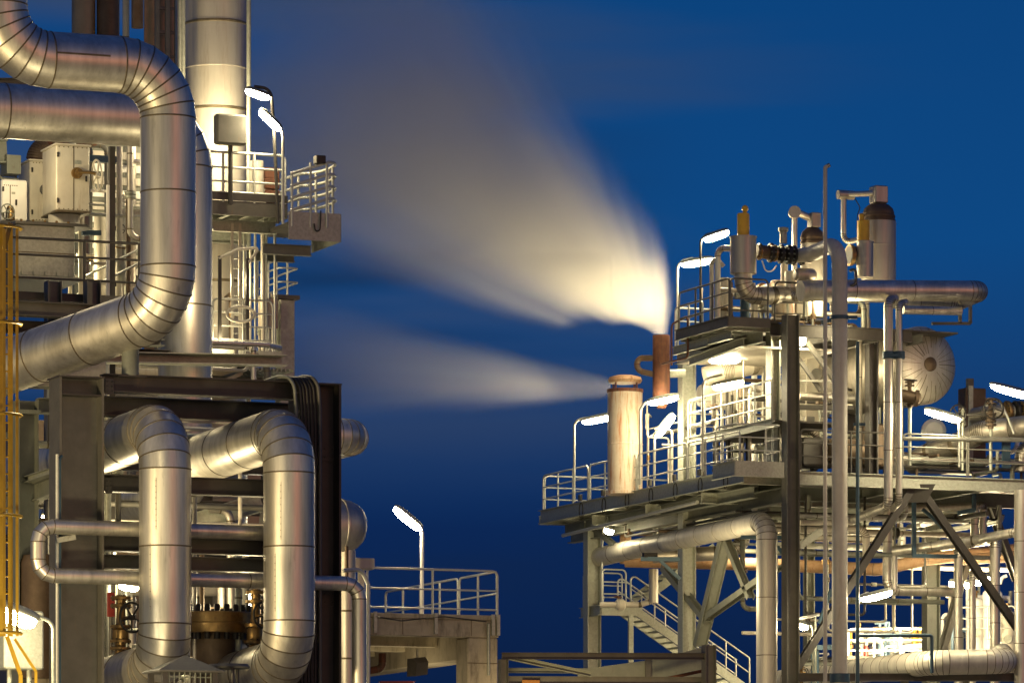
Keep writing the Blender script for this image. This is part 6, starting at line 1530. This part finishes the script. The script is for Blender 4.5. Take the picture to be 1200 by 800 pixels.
# ================================================================= sky
w = bpy.data.worlds.new("World"); scene.world = w; w.use_nodes = True
nt = w.node_tree; L = nt.links; bg_ = nt.nodes['Background']
tc = nt.nodes.new('ShaderNodeTexCoord'); d = tc.outputs['Generated']
def dot(vec):
    n = nt.nodes.new('ShaderNodeVectorMath'); n.operation = 'DOT_PRODUCT'; L.new(d, n.inputs[0]); n.inputs[1].default_value = vec; return n.outputs['Value']
def mr(src, a, b, c=0., e=1., kind='SMOOTHSTEP'):
    n = nt.nodes.new('ShaderNodeMapRange'); n.interpolation_type = kind; L.new(src, n.inputs['Value'])
    n.inputs['From Min'].default_value = a; n.inputs['From Max'].default_value = b; n.inputs['To Min'].default_value = c; n.inputs['To Max'].default_value = e; return n.outputs[0]
el = dot((0,0,1)); 
blue = ramp(nt, mr(el, 0., .5, 0., 1., 'LINEAR'), [(0, (.004,.015,.06)), (.10, (.003,.0125,.052)), (.16, (.003,.018,.08)), (.215, (.005,.042,.15)), (.27, (.002,.056,.20)), (.37, (.0008,.048,.18)), (1, (.003,.03,.13))])
# thin drifting cloud bands, long in the horizontal
mp = nt.nodes.new('ShaderNodeMapping'); L.new(d, mp.inputs[0]); mp.inputs['Scale'].default_value = (5, 5, 34); mp.inputs['Location'].default_value = (.7, .2, .35)
cn = nt.nodes.new('ShaderNodeTexNoise'); cn.inputs['Scale'].default_value = 1.; cn.inputs['Detail'].default_value = 4; cn.inputs['Roughness'].default_value = .5; L.new(mp.outputs[0], cn.inputs['Vector'])
lat = dot(tuple(RT))
lowl = mr(lat, .10, -.02)                                 # clouds gather on the left half, over the unit's sky
cl_d = mth(nt, 'MULTIPLY', mr(cn.outputs['Fac'], .42, .66), mth(nt, 'MULTIPLY', mr(lat, .045, -.02), mr(el, .19, .13)))
sky = mixc(nt, mth(nt, 'MULTIPLY', cl_d, .88), blue, (.006,.017,.048))
cl_l = mth(nt, 'MULTIPLY', mr(cn.outputs['Fac'], .56, .34), mth(nt, 'MULTIPLY', lowl, mr(el, .08, .115)))
sky = mixc(nt, mth(nt, 'MULTIPLY', cl_l, .55), sky, (.045,.058,.092))
# warm fill glow added in the unseen sky behind the camera, plus sunset red
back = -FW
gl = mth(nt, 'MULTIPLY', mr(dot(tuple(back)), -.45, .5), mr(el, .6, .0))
fill_glow = mixc(nt, gl, (0,0,0), (.28,.232,.095))
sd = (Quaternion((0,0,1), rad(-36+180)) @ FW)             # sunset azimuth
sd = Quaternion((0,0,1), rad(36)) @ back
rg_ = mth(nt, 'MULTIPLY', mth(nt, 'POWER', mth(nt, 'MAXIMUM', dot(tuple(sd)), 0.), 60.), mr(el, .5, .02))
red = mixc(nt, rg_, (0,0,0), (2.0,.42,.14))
ns = nt.nodes.new('ShaderNodeTexSky'); ns.sky_type = 'NISHITA'; ns.sun_disc = False
ns.sun_elevation = rad(-3.0); ns.sun_rotation = math.atan2(sd.x, sd.y)
tot = mixc(nt, 1.0, mixc(nt, 1.0, sky, fill_glow, 'ADD'), red, 'ADD')
nsm = mixc(nt, 1.0, ns.outputs[0], (.04,.05,.07), 'MULTIPLY')
tot = mixc(nt, 1.0, tot, nsm, 'ADD')
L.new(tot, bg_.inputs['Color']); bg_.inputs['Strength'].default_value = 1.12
# ---- the last of the sun: weak, red, low, wide
sl_ = bpy.data.lights.new('afterglow_sun', 'SUN'); sl_.energy = .02; sl_.angle = rad(12); sl_.color = (1,.36,.2)
so = bpy.data.objects.new('afterglow_sun', sl_); COL.objects.link(so)
so.rotation_euler = (-(sd + Vector((0,0,.06)))).normalized().to_track_quat('-Z', 'Y').to_euler()
# ---- unseen sodium floods without fixtures, standing in for yard lights beyond the view
def flood(name, loc, tgt, power, col, size, spot=70, blend=.6):
    l = bpy.data.lights.new(name, 'SPOT'); l.energy = power; l.color = col; l.shadow_soft_size = size; l.spot_size = rad(spot); l.spot_blend = blend
    o = bpy.data.objects.new(name, l); COL.objects.link(o); o.location = loc
    o.rotation_euler = (Vector(tgt)-Vector(loc)).to_track_quat('-Z', 'Y').to_euler(); return o
def point(name, loc, power, col, size):
    l = bpy.data.lights.new(name, 'POINT'); l.energy = power; l.color = col; l.shadow_soft_size = size
    o = bpy.data.objects.new(name, l); COL.objects.link(o); o.location = loc; return o
SOD = (1,.76,.38); WRM = (1,.82,.47)
flood('unseen_floodlight', at(-1300, 900, 80), at(230, 450, 97), 22000, SOD, 1.2, 50)
flood('unseen_floodlight', at(420, 1090, 55), at(200, 500, 97), 3000, SOD, 3.0, 40)
flood('unseen_floodlight', at(900, 1095, 95), at(940, 540, 142), 3500, SOD, 1.5, 50)
flood('unseen_floodlight', at(100, 1000, 88), at(190, 600, 100), 2500, WRM, .5, 90)
flood('unseen_floodlight', at(560, 1095, 112), at(770, 590, 147), 16000, SOD, 1.5, 34, 1.0)  # extra unseen flood to brighten the main deck's side channel
point('unseen_lamp', at(120, 650, 104), 500, WRM, .25)  # bare point lights, most added unseen to brighten nearby pipes and decks
point('unseen_lamp', at(285, 720, 103), 500, WRM, .25)
point('unseen_lamp', at(60, 310, 110.8), 260, WRM, .25)
point('unseen_lamp', at(20, 190, 107), 130, WRM, .25)
point('unseen_lamp', at(265, 330, 110.4), 120, WRM, .2)
point('unseen_lamp', at(470, 830, 124), 90, WRM, .4)
point('unseen_lamp', at(800, 690, 141.5), 420, WRM, .3)
point('unseen_lamp', at(880, 640, 150), 250, WRM, .3)
point('unseen_lamp', at(1080, 615, 147.5), 220, WRM, .3)
point('unseen_lamp', at(980, 440, 144), 110, WRM, .3)
point('unseen_lamp', at(900, 400, 143.5), 70, WRM, .3)
point('unseen_lamp', at(1000, 380, 140), 150, WRM, .2)
point('unseen_lamp', at(960, 350, 142), 160, WRM, .2)
point('unseen_lamp', at(1060, 730, 155), 700, WRM, .3)
point('unseen_lamp', at(1150, 705, 151), 2200, WRM, .3)
point('unseen_lamp', at(252, 330, 104), 110, WRM, .2)
point('unseen_lamp', at(60, 425, 91.5), 260, WRM, .25)
point('unseen_lamp', at(262, 400, 109.3), 60, WRM, .2)
point('unseen_lamp', at(262, 150, 111.3), 420, WRM, .15)
point('unseen_lamp', at(1010, 745, 154.5), 700, WRM, .2)
flood('plume_fill_spot', at(752, 476, 144.4), at(640, 230, 145.8), 2500, WRM, .2, 80)  # unseen spots added beside the stacks to brighten the steam
flood('plume_fill_spot', at(800, 392, 145.6), at(640, 240, 145.6), 650, WRM, .15, 80)
flood('plume_fill_spot', at(690, 488, 149.4), at(560, 455, 147.5), 950, WRM, .15, 60)

# ================================================================= camera and render settings
cam = bpy.data.cameras.new('camera'); co = bpy.data.objects.new('camera', cam); COL.objects.link(co)
co.location = CAM; co.rotation_euler = (rad(90), 0, -YAW)
cam.sensor_fit = 'HORIZONTAL'; cam.sensor_width = 36; cam.lens = F/1200*36
cam.shift_x = 0; cam.shift_y = (HV-400)/1200
cam.clip_start = 1; cam.clip_end = 6000
scene.camera = co
vs = scene.view_settings; vs.view_transform = 'Standard'; vs.look = 'None'; vs.exposure = 0; vs.gamma = 1; vs.use_curve_mapping = False
cy_ = scene.cycles
cy_.use_denoising = True; cy_.max_bounces = 6; cy_.diffuse_bounces = 3; cy_.glossy_bounces = 4; cy_.volume_bounces = 1; cy_.sample_clamp_indirect = 4; cy_.sample_clamp_direct = 0
cy_.volume_step_rate = 1.5; cy_.volume_max_steps = 256
